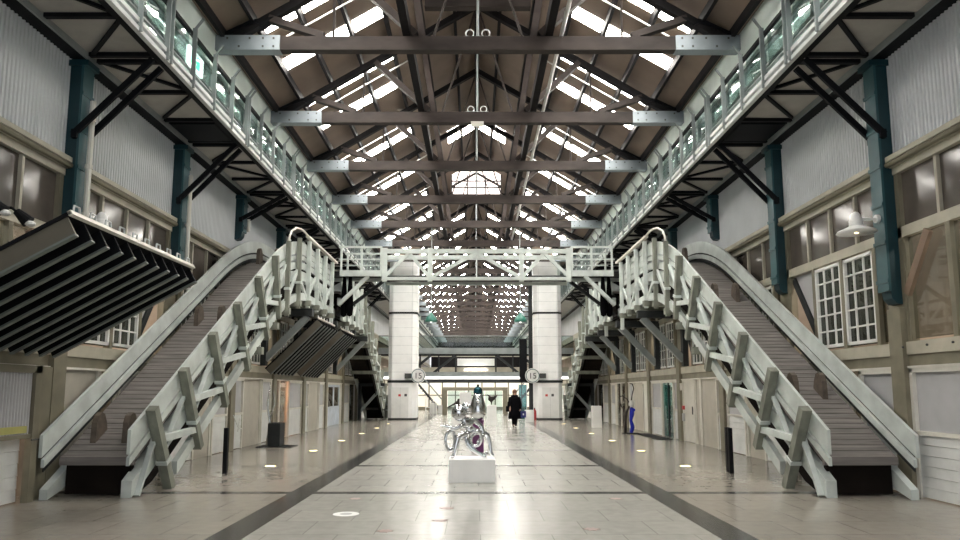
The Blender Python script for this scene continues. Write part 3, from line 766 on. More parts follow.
# ------------------------------------------------------------------ bridge and landings
BY0, BY1 = 25.15, 26.35
for sd in (-1, 1):
    X = mirror(sd); s = SIDE(sd)
    t = thing('landing', (sd * 4.4, 25.7, 5.85), 'pale steel landing with railing joining the %s conveyor to the bridge' % s, 'landing')
    MB(X).box(3.55, 6.3, BY0, BY1, 5.93, 5.99).build('deck', 'charcoal', t)
    MB(X).box(3.5, 5.05, BY0 - .06, BY0, 5.80, 6.02).box(3.5, 3.56, BY0, BY1, 5.80, 6.02).box(3.5, 6.3, BY1, BY1 + .06, 5.80, 6.02).build('edge_beam', 'pale', t)
    for y in (BY0 - .03, BY1 + .03):
        MB(X).box(3.5, 5.1, y - .03, y + .03, 6.86, 6.93).box(3.5, 5.1, y - .025, y + .025, 6.41, 6.46).build('rail', 'pale', t)
        for x in ((3.53, 4.25, 5.0) if y < BY1 else (3.53, 5.0)): MB(X).box(x - .035, x + .035, y - .035, y + .035, 6.0, 6.9).build('rail_post', 'pale', t)
    MB(X).box(3.5, 3.56, BY0, BY1, 6.86, 6.93).build('rail', 'pale', t)
    MB(X).bar((5.08, BY0 + .05, 4.75), (4.0, BY0 + .05, 5.82), .13, .13, (0, 1, 0)).build('strut', 'pale', t)
    MB(X).bar((5.3, BY1, 4.5), (3.6, BY1, 5.8), .12, .12, (0, 1, 0)).build('strut', 'charcoal', t)
    # dark bundles of cloth hanging under the landing
    for i, (x, y) in enumerate(((4.72, 25.5), (4.98, 25.7))):
        b = MB(X).lathe((x, y, 4.35), [(.02, 0), (.10, .05), (.13, .3), (.11, .8), (.08, 1.2), (.05, 1.585)], 10).build('cloth_bundle', 'coat', smooth=True)
        tag(b, 'black cloth bundle hanging under the %s landing, %s the conveyor' % (s, 'away from' if i == 0 else 'next to'), 'cloth bundle')
t = thing('footbridge', (0, 25.7, 5.7), 'pale trussed footbridge crossing the hall between the two landings', 'footbridge')
MB().box(-3.48, 3.48, BY0 + .06, BY1 - .06, 5.78, 5.84).build('deck', 'charcoal', t)
for y in (BY0, BY1):
    MB().box(-3.49, 3.49, y - .06, y + .06, 6.66, 6.82).build('top_chord', 'pale', t)
    MB().box(-3.49, 3.49, y - .06, y + .06, 5.66, 5.77).build('bottom_chord', 'pale', t)
    if y == BY1: continue
    for x in (-3.4, -1.72, 1.66, 3.4): MB().box(x - .09, x + .09, y - .05, y + .05, 5.6, 6.86).build('upright', 'pale', t)
    MB().tube([(0, y, 5.7), (0, y, 6.7)], .025, 6).build('hanger', 'lightgrey', t)
    for x0, x1 in ((-1.72, 0), (1.66, 0), (-1.72, -2.5), (1.66, 2.5), (-3.45, -2.5), (3.45, 2.5)):
        MB().bar((x0, y, 5.74), (x1, y, 6.68), .12, .08, (0, 1, 0)).build('diagonal', 'pale', t)
# tower-side black screens and green pendant lamps
for sd, x in ((-1, -1.95), (1, 1.9)):
    t = thing('pendant_lamp', (x, 29.6, 4.65), 'green enamel pendant lamp on a long rod, %s of the hall middle' % SIDE(sd), 'pendant lamp', 'green pendant lamps')
    MB().lathe((x, 29.6, 4.55), [(.27, 0), (.265, .08), (.2, .22), (.09, .32), (.04, .40)], 20).build('shade', 'greendome', t, smooth=True)
    MB().tube([(x, 29.6, 4.9), (x, 29.6, 9.0)], .022, 6).build('rod', 'railgrey', t)
    MB().ball((x, 29.6, 4.6), .07).build('bulb', 'whitelamp', t)

# ------------------------------------------------------------------ white lift towers
for sd in (-1, 1):
    s = SIDE(sd)
    xa, xb = (3.28, 4.84) if sd > 0 else (3.36, 4.95)
    y0 = 38.9
    X = mirror(sd)
    t = thing('lift_tower', (sd * (xa + xb) / 2, y0 + .8, 0), 'white panelled square tower rising to the roof on the %s' % s, 'tower')
    def chamf(a, b, y, y2, c=.22): return [(a + c, y), (b - c, y), (b, y + c), (b, y2), (a, y2), (a, y + c)]
    sh = MB(X)
    z = 2.22
    sh.prism(chamf(xa, xb, y0, y0 + 1.6), 2.2, 9.35, 'z')
    sh.build('shaft', 'towerwhite', t)
    j = MB(X)
    zz = 2.65
    while zz < 9.3:
        j.prism(chamf(xa - .006, xb + .006, y0 - .006, y0 + 1.6), zz, zz + .018, 'z'); zz += .5
    j.box(xa + .26, xa + .275, y0 - .008, y0, 2.2, 9.33)
    j.box(xb - .275, xb - .26, y0 - .008, y0, 2.2, 9.33)
    j.build('panel_joints', M['joint'], t)
    MB(X).prism(chamf(xa - .04, xb + .04, y0 - .04, y0 + 1.6), 2.06, 2.2, 'z').prism(chamf(xa - .03, xb + .03, y0 - .03, y0 + 1.6), 5.95, 6.06, 'z').build('band', 'charcoal', t)
    MB(X).prism(chamf(xa, xb, y0, y0 + 1.6), .1, 2.06, 'z').build('base', 'towerwhite', t)
    MB(X).prism(chamf(xa, xb, y0 - .01, y0 + 1.6), 0, .1, 'z').build('plinth', 'charcoal', t)
    dd = MB(X).box(xa + .42, xb - .25, y0 - .02, y0, .1, 1.8).build('service_door', 'white', t)
    MB(X).box((xa + xb) / 2 + .08, (xa + xb) / 2 + .09, y0 - .024, y0 - .02, .1, 1.8).build('door_gap', 'panel', dd)
    cx_ = (xa + xb) / 2
    for i, (dx, m_) in enumerate(((-.12, 'red'), (.22, 'bolt'))):
        xx = sd * (cx_ + (dx if sd > 0 else -dx))
        MB().box(xx - .07, xx + .07, y0 - .035, y0 - .02, 1.30, 1.44 if i else 1.42).build('notice', m_, dd)
    # round sign on a short arm
    xs = sd * (xa - .12)
    g = thing('round_sign', (xs, y0 - .12, 2.1), 'round pale sign with dark numerals on the corner of the %s white tower' % s, 'sign')
    ang = [2 * math.pi * i / 28 for i in range(28)]
    MB().prism([(xs + .42 * math.cos(a), 2.45 + .42 * math.sin(a)) for a in ang], y0 - .16, y0 - .10, 'y').build('disc', M['white'], g)
    MB().tube([(xs + .36 * math.cos(a), y0 - .165, 2.45 + .36 * math.sin(a)) for a in ang], .02, 6, True).build('ring', M['teallight'], g)
    MB().box(xs + sd * .38, xs + sd * .75, y0 - .17, y0 - .03, 2.30, 2.58).build('arrow_box', 'bolt', g)
    fc = bpy.data.curves.new('numerals', 'FONT'); fc.body = '15'; fc.size = .46; fc.align_x = 'CENTER'; fc.extrude = .005
    fo = bpy.data.objects.new('numerals', fc); COL.objects.link(fo); fo.parent = g; fo.location = (0, -.06, .19); fo.rotation_euler = (R(90), 0, 0)
    fc.materials.append(M['bolt'])
    bpy.context.view_layer.update()
    nm = bpy.data.meshes.new_from_object(fo)
    fo2 = bpy.data.objects.new('numeral_mark', nm); COL.objects.link(fo2); fo2.parent = g; fo2.location = fo.location; fo2.rotation_euler = fo.rotation_euler
    bpy.data.objects.remove(fo); fo2.name = 'numerals'
# dark screen and column by the right tower
t = thing('steel_column', (3.08, 39.1, 0), 'slim dark steel column beside the right white tower', 'column')
MB().box(2.98, 3.2, 39.0, 39.2, 0, 9.0).build('shaft', 'charcoal', t)
MB().box(2.9, 3.3, 38.92, 39.28, 0, .05).build('foot_plate', 'black', t)
t = thing('black_banner', (2.68, 39.1, 2.1), 'tall narrow black banner hung from the steel column by the right white tower', 'banner')
MB().box(2.45, 2.88, 39.06, 39.12, 2.1, 4.5).build('cloth', 'black', t)
MB().box(2.42, 2.98, 39.07, 39.11, 4.5, 4.55).build('hanging_bar', 'charcoal', t)
t = thing('glass_screen', (2.65, 39.4, 0), 'pale green glass screen standing under the black banner', 'screen')
MB().box(2.42, 2.86, 39.38, 39.41, .04, 1.95).build('pane', 'tealglass', t)
MB().box(2.4, 2.88, 39.36, 39.43, 0, .04).box(2.4, 2.43, 39.36, 39.43, .04, 1.97).box(2.85, 2.88, 39.36, 39.43, .04, 1.97).build('frame', 'lightgrey', t)
tag(MB().box(2.55, 3.0, 36.2, 36.6, 0, .62).build('white_box', 'white'), 'low white box on the floor before the black screen', 'box')
t = thing('fire_extinguisher', (3.15, 38.2, 0), 'red fire extinguisher standing at the foot of the right white tower', 'fire extinguisher')
MB().lathe((3.22, 38.4, 0), [(.08, 0), (.09, .03), (.09, .5), (.05, .58), (.03, .62)], 12).build('cylinder', 'red', t, smooth=True)
MB().box(3.18, 3.26, 38.38, 38.42, .62, .68).build('valve', 'bolt', t)

# ------------------------------------------------------------------ upper walkway, portal and end
t = thing('far_walkway', (0, 46, 2.3), 'grey enclosed upper walkway crossing the far end of the hall', 'walkway')
MB().box(-6.5, 6.5, 45.9, 46.1, 4.05, 4.45).build('top_beam', 'railgrey', t)
MB().box(-6.5, 6.5, 45.95, 46.1, 3.92, 4.04).build('under_beam', 'black', t)
MB().box(-6.5, 6.5, 45.85, 46.15, 2.55, 2.85).build('bottom_beam', 'railgrey', t)
MB().box(-6.5, 6.5, 45.8, 46.2, 2.40, 2.52).build('light_strip', 'whitelamp', t)
for x0, x1 in ((-1.4, -2.8), (1.4, 2.8), (-3.0, -4.4), (3.0, 4.4)):
    MB().bar((x0, 46, 3.95), (x1, 46, 2.8), .16, .16, (0, 1, 0)).build('diagonal', 'charcoal', t)
MB().box(-6.5, 6.5, 46.2, 48.5, 2.5, 2.6).build('deck', 'charcoal', t)
MB().box(-1.3, 1.3, 48.3, 48.4, 3.35, 3.85).build('notice_board', 'white', t)
MB().box(-6.5, 6.5, 48.42, 48.5, 2.6, 3.25).box(-6.5, 6.5, 48.42, 48.5, 3.98, 4.15).build('back_panel', 'khakilight', t)
for x in (-5.2, -3.9, -2.6, -1.4, 1.4, 2.6, 3.9, 5.2): MB().box(x - .05, x + .05, 48.4, 48.5, 2.6, 4.1).build('back_post', 'charcoal', t)
MB().box(-.8, .8, 48.0, 48.3, 3.02, 3.10).build('lit_lamp', 'whitelamp', t)
MB().box(-6.5, 6.5, 46.0, 46.02, 4.45, 5.25).build('glass_balustrade', 'clearglass', t)
MB().box(-6.5, 6.5, 45.98, 46.04, 5.22, 5.28).build('handrail', 'railgrey', t)
t = thing('entrance_portal', (0, 47.5, 0), 'brown timber portal frame standing under the far walkway', 'portal')
for x in (-2.1, 1.98): MB().box(x - .16, x + .16, 46.9, 47.2, 0, 1.62).build('jamb', 'khaki', t)
MB().box(-2.26, 2.14, 46.85, 47.25, 1.62, 1.85).build('lintel', 'khaki', t)
for i, (x0, x1) in enumerate(((-1.9, -.7), (-.62, .55), (.63, 1.8))):
    MB().box(x0, x1, 47.15, 47.17, .02, 1.6).build('glass_panel', 'clearglass', t)
struct(MB().box(-6.6, 6.6, 60, 60.2, 0, 2.3).build('wall_end', 'litwall'))
ml = MB()
for i in range(12): ml.box(-6.3 + i * 1.14 - .05, -6.3 + i * 1.14 + .05, 59.9, 60, 0, 2.3)
ml.box(-6.6, 6.6, 59.9, 60, 1.2, 1.28).box(-6.6, 6.6, 59.9, 60, 0, .25)
struct(ml.build('trim_4', 'khaki'))
struct(MB().box(-6.6, 6.6, 60, 60.2, 2.3, 2.9).build('trim_5', 'charcoal'))
struct(MB().box(-6.6, 6.6, 103, 103.2, 0, 12.6).build('wall_gable', 'trussdark'))
for i, (x, w_, h_) in enumerate(((-3.0, .5, .75), (-2.55, .3, .6), (2.4, .5, .7), (1.2, .45, .55), (-.1, .35, .6))):
    tag(MB().box(x - w_ / 2, x + w_ / 2, 49 + i * .9, 49.5 + i * .9, 0, h_).build('display_counter', 'white'), 'white display counter near the far portal, %s from the left' % {0: 'first', 1: 'second', 2: 'fifth', 3: 'fourth', 4: 'third'}[i], 'counter')
t = thing('barrier_frame', (-2.85, 43, 0), 'slim white tube barrier frame at the foot of the left white tower', 'barrier')
MB().tube([(-3.1, 43, 0), (-3.1, 43, 1.1), (-2.65, 43, 1.1), (-2.65, 43, 0)], .03, 6).build('frame', 'white', t)
MB().tube([(-3.1, 43, .6), (-2.65, 43, .6)], .025, 6).build('rail', 'white', t)
# ------------------------------------------------------------------ floor things
for sd in (-1, 1):
    for i in range(6):
        y = 15.0 + 3.8 * i
        x = sd * (4.42 - .03 * i)
        t = thing('floor_light', (x, y, 0), 'round amber light set in the floor on the %s, %s from the front' % (SIDE(sd), ORD[i]), 'floor light', 'amber floor lights')
        MB().lathe((x, y, 0), [(.12, 0), (.12, .006), (.1, .012)], 20).build('lens', 'floorlamp', t)
        MB().tube([(x + .125 * math.cos(a), y + .125 * math.sin(a), .006) for a in [2 * math.pi * j / 20 for j in range(20)]], .012, 6, True).build('rim', 'steelplate', t)
st = thing('floor_sticker', (-1.75, 9.3, 0), 'round white ring sticker on the floor at the near left', 'floor sticker')
MB().lathe((-1.75, 9.3, 0), [(.17, 0), (.17, .002)], 28).build('ring', 'white', st)
MB().lathe((-1.75, 9.3, .002), [(.08, 0), (.08, .001)], 24).build('centre', 'panel', st)
for x, y, lab in ((-.5, 8.85, 'faded red sticker on the floor straight in front of the chrome sculpture'), (1.30, 8.3, 'faded red sticker on the near floor right of centre'), (-1.1, 8.2, 'faded red sticker on the near floor, left of centre'), (-.45, 9.75, 'small faded red sticker nearest the chrome sculpture plinth'), (2.05, 10.6, 'faded red sticker on the floor before the first cross stripe at the right'), (-1.85, 10.6, 'faded red sticker on the floor before the first cross stripe at the left')):
    tag(MB().prism([(x + (.11 if j % 2 else .07) * math.cos(2 * math.pi * j / 16), y + (.11 if j % 2 else .07) * math.sin(2 * math.pi * j / 16)) for j in range(16)], 0, .002, 'z').build('floor_sticker', 'sticker'), lab, 'floor sticker')
for sd in (-1, 1):
    for j, x in enumerate((4.985, 4.94)):
        y = 13.75 + (.25 if j == 0 else 0)
        if sd < 0 and j == 0: continue
        b = MB().box(sd * x - .04, sd * x + .04, y - .05, y + .05, 0, .88).build('bollard', 'black')
        bevel(b, .008)
        tag(b, 'black square bollard post beside the %s conveyor%s' % (SIDE(sd), '' if sd < 0 else (', set farther back' if j == 0 else ', nearer of the pair')), 'bollard')
t = thing('litter_bin', (-5.82, 20.4, 0), 'dark grey litter bin standing by the left shopfronts', 'bin')
bevel(MB().box(-6.02, -5.66, 20.1, 20.6, .02, .68).build('body', 'charcoal', t), .02)
MB().box(-6.3, -5.3, 19.95, 20.75, 0, .02).build('mat', 'black', t)
MB().box(-5.95, -5.73, 20.2, 20.5, .68, .69).build('opening', 'black', t)
# twigs / metal sculpture by the bin
tag(MB().tube([(-6.25, 20.9, 0), (-6.2, 20.9, .7), (-6.3, 20.9, 1.2), (-6.22, 20.9, 1.75)], [.05, .04, .03, .015], 8).tube([(-6.2, 20.9, .7), (-6.08, 20.9, 1.2), (-6.12, 20.9, 1.6)], [.03, .02, .012], 8).build('branch_sculpture', 'silver', smooth=True), 'slim silver branch sculpture behind the litter bin', 'sculpture')
# door pull on beige panel left
tag(MB().tube([(-6.55, 18.75, .95), (-6.53, 19.1, .62), (-6.53, 19.4, .55)], .015, 6).tube([(-6.53, 19.2, .85), (-6.53, 19.1, .5)], .014, 6).build('wall_bracket', 'white'), 'bent white rod fixed on the beige panel left of the litter bin', 'rod')
# orange lit shop display
t = thing('lamp_display', (-7.3, 24.2, 0), 'pair of glowing orange lamps in the left shop window', 'lamp')
for y in (23.75, 24.1):
    MB().lathe((-7.1, y, 1.45), [(.10, 0), (.13, .3)], 14).build('lamp_shade', 'amberlamp', t)
    MB().tube([(-7.1, y, 0), (-7.1, y, 1.5)], .015, 6).build('stem', 'bolt', t)
MB().box(-7.3, -6.95, 23.5, 24.4, 0, .05).build('base', 'warmwood', t)

# wall lamps: white barn lamps on arms
for sd in (-1, 1):
    for k in range(0, 3):
        y = PY0 + BAY * k
        if k > 0: continue
        X = lambda p: (sd * (p[0] + .19), p[1], p[2])
        t = thing('barn_lamp', (sd * 6.25, y, 4.36), 'white enamel barn lamp on an arm from the %s teal stanchion, %s wall' % (ORD[k], SIDE(sd)), 'wall lamp', 'white barn lamps')
        zc = 4.33
        MB(X).lathe((5.90, y, zc - .20), [(.30, 0), (.28, .03), (.12, .10), (.105, .11)], 28).build('shade', 'white', t, smooth=True)
        MB(X).lathe((5.90, y, zc - .09), [(.10, 0), (.105, .02), (.09, .03), (.105, .05), (.09, .06), (.105, .08), (.09, .09), (.085, .12), (.08, .17), (.05, .22), (.01, .24)], 20).build('lamp_body', 'white', t, smooth=True)
        MB(X).tube([(5.95, y, zc + .03), (6.25, y, zc + .03)], .022, 8).build('arm', 'white', t)
        MB(X).tube([(6.22, y, zc + .03), (6.30, y, zc + .03)], .07, 12).build('wall_plate', 'white', t)
        MB(X).ball((5.90, y, zc - .15), .06, n=10).build('bulb', 'warmlamp', t)
# spotlights above the near left flap
for i, (y, z) in enumerate(((8.55, 4.02), (9.05, 4.0))):
    t = thing('spotlight', (-6.35, y, z), 'black spotlight clipped above the near left loading flap, %s' % ('nearer one' if i == 0 else 'farther one'), 'spotlight', 'spotlights at the near left')
    MB().tube([(-6.5, y, z + .05), (-6.3, y + .02, z + .05), (-6.18, y + .05, z - .05)], .02, 6).build('arm', 'black', t)
    MB().tube([(-6.22, y, z), (-6.08, y + .05, z - .14)], [.05, .09], 12).build('head', 'black', t)
    MB().ball((-6.06, y + .05, z - .16), .07, (1, 1, .6), n=10).build('lens', 'white', t)
# lettering plate on the near right sill beam
tg = MB()
for i in range(7): tg.box(6.522, 6.53, 9.30 - i * .05, 9.335 - i * .05, 2.255, 2.29)
tag(tg.build('sill_lettering', 'bolt'), 'row of small dark letters on the near right sill beam', 'lettering')
tb = MB()
for y in (10.62, 10.05, 9.5):
    tb.ball((6.528, y, 2.27), .02, n=8)
struct(tb.build('trim_3', 'bolt'))
# fire alarm on the right cream door
t = thing('alarm_panel', (6.5, 22.2, 1.0), 'cream alarm panel with red call point on the right shopfront', 'alarm panel')
MB().box(6.50, 6.55, 22.0, 22.25, 1.62, 1.85).build('case', 'cream', t)
MB().box(6.50, 6.55, 21.95, 22.1, 1.02, 1.14).build('call_point', 'red', t)
MB().box(6.50, 6.55, 21.95, 22.12, .66, .9).build('switch', 'panel', t)
# door mat and display stand at right
tag(MB().box(5.95, 6.5, 23.2, 26.4, 0, .015).build('door_mat', 'black'), 'long black mat before the right shop doors', 'mat')
tag(bevel(MB().box(5.1, 5.5, 30.6, 31.0, 0, .95).build('white_pedestal', 'white'), .01), 'white pedestal by the right shopfront under the conveyor', 'pedestal')
for sd in (-1, 1):
    X = mirror(sd)
    t = thing('far_staircase', (sd * 3.6, 51, 0), 'dark steel staircase rising under the far walkway on the %s' % SIDE(sd), 'staircase')
    for dy in (0, 1.0):
        MB(X).bar((2.5, 50.5 + dy, .1), (4.4, 50.5 + dy, 2.3), .08, .2, (0, 1, 0)).build('stringer', 'charcoal', t)
        MB(X).bar((2.5, 50.5 + dy, 1.0), (4.4, 50.5 + dy, 3.2), .05, .05, (0, 1, 0)).build('handrail', 'railgrey', t)
    tr_ = MB(X)
    for i in range(11): tr_.box(2.5 + i * .17, 2.72 + i * .17, 50.5, 51.5, .15 + i * .2, .19 + i * .2)
    tr_.build('treads', 'charcoal', t)
    MB(X).box(4.3, 4.4, 50.5, 51.5, 0, 2.3).build('end_post', 'charcoal', t)
tag(MB().box(6.75, 7.3, 31.2, 32.2, 0, .9).build('cabinet', 'warmwood'), 'red brown wooden cabinet inside the far right shop', 'cabinet')

# ------------------------------------------------------------------ sculptures and person
def skinned(name, chains, m, parent=None, loc=None, sub=2, smooth=True, thin=1.):
    """chains: list of (points, radii, attach) grown with a Skin modifier into one continuous surface"""
    vs = []; es = []; rs = []; roots = []; key = {}
    for pts, rad in chains:
        prev = None
        for p, r in zip(pts, rad):
            kk = tuple(round(c, 4) for c in p)
            if kk in key: i = key[kk]
            else:
                i = len(vs); key[kk] = i; vs.append(Vector(p)); rs.append(r)
            if prev is not None and prev != i: es.append((prev, i))
            prev = i
    if parent is not None: org = ORG[parent.name]
    else: org = Vector(loc)
    me = bpy.data.meshes.new(name); me.from_pydata([v - org for v in vs], es, [])
    o = bpy.data.objects.new(name, me); COL.objects.link(o); ORG[o.name] = org
    if parent is not None: o.parent = parent
    else: o.location = org
    sm = o.modifiers.new('skin', 'SKIN'); sm.use_smooth_shade = smooth
    sv = me.skin_vertices if len(me.skin_vertices) else None
    if sv is None:
        bm = bmesh.new(); bm.from_mesh(me); bm.verts.layers.skin.verify(); bm.to_mesh(me); bm.free(); sv = me.skin_vertices
    # islands
    par = list(range(len(vs)))
    def find(a):
        while par[a] != a: a = par[a]
        return a
    for a, b in es: par[find(a)] = find(b)
    seen = set()
    for i, r in enumerate(rs):
        sv[0].data[i].radius = (r * thin, r * thin)
        f = find(i)
        sv[0].data[i].use_root = f not in seen; seen.add(f)
    ss = o.modifiers.new('sub', 'SUBSURF'); ss.levels = sub; ss.render_levels = sub
    me.materials.append(M[m])
    return o

PYc = 12.75
t = thing('plinth', (-.115, PYc, 0), 'low white square plinth carrying the chrome sculpture in mid hall', 'plinth')
bevel(MB().box(-.525, .295, PYc - .38, PYc + .38, 0, .395).build('block', 'white', t), .006)
MB().box(-.50, .27, PYc - .36, PYc + .36, .395, .40).build('top_sheet', 'towerwhite', t)
def P(x, y, dy=0): return ((x - 475) / 55.0 - .06, PYc + dy, .4 + (463 - y) / 55.0)
t = thing('chrome_sculpture', (-.115, PYc, .4), 'polished chrome figure of tangled limbs crouching on the low white plinth', 'sculpture')
HIP = P(471, 437); CH = P(467, 429, -.05); NK = P(463, 424, -.1)
skinned('figure', [
    ([HIP, CH, NK, P(459.5, 419, -.16)], [.085, .10, .06, .07]),
    ([CH, P(462, 431, -.16), P(455, 434, -.2), P(448, 431.5, -.22), P(441, 431, -.22)], [.10, .055, .045, .04, .018]),
    ([CH, P(474, 426, .1), P(481, 432, .14), P(484, 441, .1), P(477, 449, -.02)], [.10, .06, .05, .045, .03]),
    ([HIP, P(463, 440, -.12), P(458, 442, -.2), P(456, 452, -.22), P(454, 460, -.24), P(452, 462.3, -.3)], [.085, .075, .065, .055, .04, .035]),
    ([HIP, P(467, 444, -.1), P(468, 450, -.14), P(475, 456, -.14), P(482, 460, -.14), P(486, 462.3, -.16)], [.085, .07, .06, .05, .04, .032]),
    ([HIP, P(480, 438, .12), P(488, 441, .16), P(490, 450, .16), P(491, 459, .14), P(494, 462.3, .1)], [.085, .065, .055, .05, .04, .03]),
], 'chrome', t, thin=.86)
hd = MB().ball(P(459, 418.5, -.2), .14, (.95, 1, 1.1), 20)
hd.build('head', 'chrome', t, smooth=True)
fc_ = MB().ball(P(457.3, 417, -.315), .016, n=8).ball(P(461, 417, -.315), .016, n=8).ball(P(459, 420, -.335), .02, (.7, 1, 1.2), 8)
fc_.build('face', 'bronze', t)
cr = MB()
for i in range(9):
    a = i * 2.4
    cr.ball(P(465.5 + 2.6 * math.cos(a), 415.5 + 3.2 * math.sin(a), -.08 + .06 * math.sin(a * 2)), .05 + .012 * (i % 3), n=12)
cr.build('curls', 'chrome', t, smooth=True)
lp = []
for i in range(20):
    a = 2 * math.pi * i / 20
    lp.append(P(450.5 + 4.6 * math.cos(a), 445.5 + 9.5 * math.sin(a), -.14 + .05 * math.cos(a)))
MB().tube(lp, .032, 10, True).build('tail_loop', 'chrome', t, smooth=True)
lp = []
for i in range(20):
    a = 2 * math.pi * i / 20
    lp.append(P(475.5 + 6 * math.cos(a), 444 + 7.5 * math.sin(a), -.06 + .05 * math.sin(a)))
MB().tube(lp, .028, 10, True).build('limb_loop', 'chrome', t, smooth=True)
lb = MB().ball(P(486, 459, -.05), .05, (1, 1, .8), 12)
lb.build('foot_knob', 'chrome', t, smooth=True)

# silver pear figure on purple plinth
t = thing('purple_plinth', (.02, 18.6, 0), 'purple pedestal standing behind the chrome sculpture', 'plinth')
bevel(MB().box(-.13, .17, 18.45, 18.75, 0, .80).build('block', 'purple', t), .006)
MB().box(-.14, .18, 18.44, 18.76, .80, .835).build('cap', 'purple', t)
t = thing('silver_sculpture', (.02, 18.6, .835), 'smooth silver pear shaped sculpture on the purple pedestal', 'sculpture')
MB().lathe((.02, 18.6, .835), [(.10, 0), (.17, .04), (.215, .14), (.225, .24), (.205, .38), (.165, .52), (.13, .62), (.115, .70)], 32).build('body', 'silver', t, smooth=True)
MB().lathe((.02, 18.6, .835), [(.116, .695), (.125, .74), (.11, .82), (.07, .87), (.025, .89)], 28).build('head', 'tealmetal', t, smooth=True)
MB().ball((.02, 18.6, 1.74), .04, n=12).build('knob', 'bronze', t, smooth=True)
# white pedestal and dark figures further back
tag(bevel(MB().box(-.72, -.22, 29.7, 30.1, 0, 1.55).build('tall_pedestal', 'white'), .01), 'tall white pedestal standing behind the chrome sculpture', 'pedestal')
t = thing('pedestal', (-.95, 28.5, 0), 'small white pedestal under the dark bronze dancer', 'pedestal')
MB().box(-1.0, -.68, 28.6, 28.9, 0, .55).build('block', 'white', t)
t = thing('bronze_dancer', (-.8, 28.75, .55), 'dark bronze dancer reaching to the left on a small pedestal', 'sculpture')
skinned('figure', [([(-.80, 28.75, .95), (-.78, 28.75, 1.12), (-.74, 28.75, 1.2), (-.74, 28.75, 1.30)], [.07, .09, .04, .075]),
                   ([(-.78, 28.75, 1.12), (-.95, 28.7, 1.05), (-1.2, 28.65, .92)], [.09, .04, .025]),
                   ([(-.78, 28.75, 1.12), (-.68, 28.8, .98), (-.62, 28.8, .85)], [.09, .035, .025]),
                   ([(-.80, 28.75, .95), (-.85, 28.72, .75), (-.85, 28.72, .56)], [.07, .05, .035]),
                   ([(-.80, 28.75, .95), (-.74, 28.8, .74), (-.74, 28.8, .56)], [.07, .05, .035])], 'bronze', t)
t = thing('bronze_bird', (.75, 33, 0), 'dark bronze bird sculpture on a white stand behind the silver one', 'sculpture')
skinned('bird', [([(.55, 33, 1.22), (.7, 33, 1.2), (.85, 33, 1.28), (.98, 33, 1.4)], [.05, .11, .09, .03]), ([(.7, 33, 1.2), (.72, 33, 1.05), (.72, 33, .95)], [.11, .03, .03]), ([(.7, 33, 1.2), (.62, 33.1, 1.38), (.5, 33.2, 1.42)], [.11, .04, .02])], 'bronze', t)
MB().box(.5, .95, 32.8, 33.2, 0, .94).build('stand', 'white', t)

# blue abstract figure by the right shops
t = thing('blue_sculpture', (5.85, 26.3, 0), 'blue and white abstract standing figure with wire hoops by the right shops', 'sculpture')
skinned('body', [([(5.80, 26.3, .02), (5.88, 26.3, .25), (5.80, 26.3, .5), (5.87, 26.3, .8), (5.82, 26.3, .98)], [.06, .09, .06, .11, .09]),
                 ([(5.82, 26.3, .98), (5.98, 26.3, .85)], [.09, .05])], 'blue', t)
MB().ball((5.83, 26.3, 1.12), .09, (1, 1, 1.5), 14).build('chest', 'white', t, smooth=True)
MB().tube([(5.60, 26.35, .02), (5.62, 26.35, .5), (5.66, 26.35, .8), (5.78, 26.3, 1.05)], [.06, .045, .05, .03], 8).build('leg', 'bronze', t, smooth=True)
MB().tube([(5.80, 26.3, 1.1), (5.68, 26.3, 1.3), (5.5, 26.3, 1.42), (5.40, 26.3, 1.36), (5.42, 26.3, 1.15), (5.5, 26.3, .95)], .02, 8).tube([(5.84, 26.3, 1.2), (5.88, 26.3, 1.45), (5.95, 26.3, 1.7), (5.9, 26.3, 1.86), (5.8, 26.3, 1.88)], .02, 8).build('hoop', 'bronze', t, smooth=True)
MB().lathe((5.78, 26.3, .016), [(.32, 0), (.32, .02)], 24).build('base', 'black', t)

# person
PX_, PYp = 1.73, 31.4
t = thing('person', (PX_, PYp, 0), 'person in a long black coat walking through the hall with bags', 'person')
def Q(x, y, z): return (PX_ + x, PYp + y, z)
skinned('body', [
    ([Q(0, 0, .88), Q(0, 0, 1.08), Q(.0, .0, 1.28), Q(0, -.01, 1.38), Q(0, -.02, 1.44), Q(0, -.03, 1.53), Q(0, -.03, 1.61)], [.115, .11, .12, .06, .05, .082, .06]),
    ([Q(0, 0, .88), Q(-.08, .0, .84), Q(-.08, -.12, .46), Q(-.07, -.16, .09), Q(-.07, -.28, .045)], [.115, .09, .06, .04, .035]),
    ([Q(0, 0, .88), Q(.08, .0, .84), Q(.07, .08, .46), Q(.06, .24, .12), Q(.06, .18, .045)], [.115, .09, .06, .04, .035]),
    ([Q(0, 0, 1.28), Q(-.18, 0, 1.31), Q(-.24, .02, 1.05), Q(-.22, -.08, .82), Q(-.22, -.10, .74)], [.12, .06, .05, .04, .035]),
    ([Q(0, 0, 1.28), Q(.18, 0, 1.31), Q(.25, .02, 1.05), Q(.25, .0, .8), Q(.25, 0, .72)], [.12, .06, .05, .04, .035]),
], 'skin', t)
ct = MB()
ct.lathe(Q(0, 0, 0), [(.30, .36), (.265, .65), (.2, .98), (.2, 1.15), (.215, 1.28), (.16, 1.38), (.075, 1.43)], 20)
for v in ct.V: v.y = PYp + (v.y - PYp) * .72
for sx in (-1, 1): ct.tube([Q(sx * .16, 0, 1.33), Q(sx * .245, .02, 1.06), Q(sx * .24, -.05, .80)], [.085, .075, .062], 10)
ct.build('coat', 'coat', t, smooth=True)
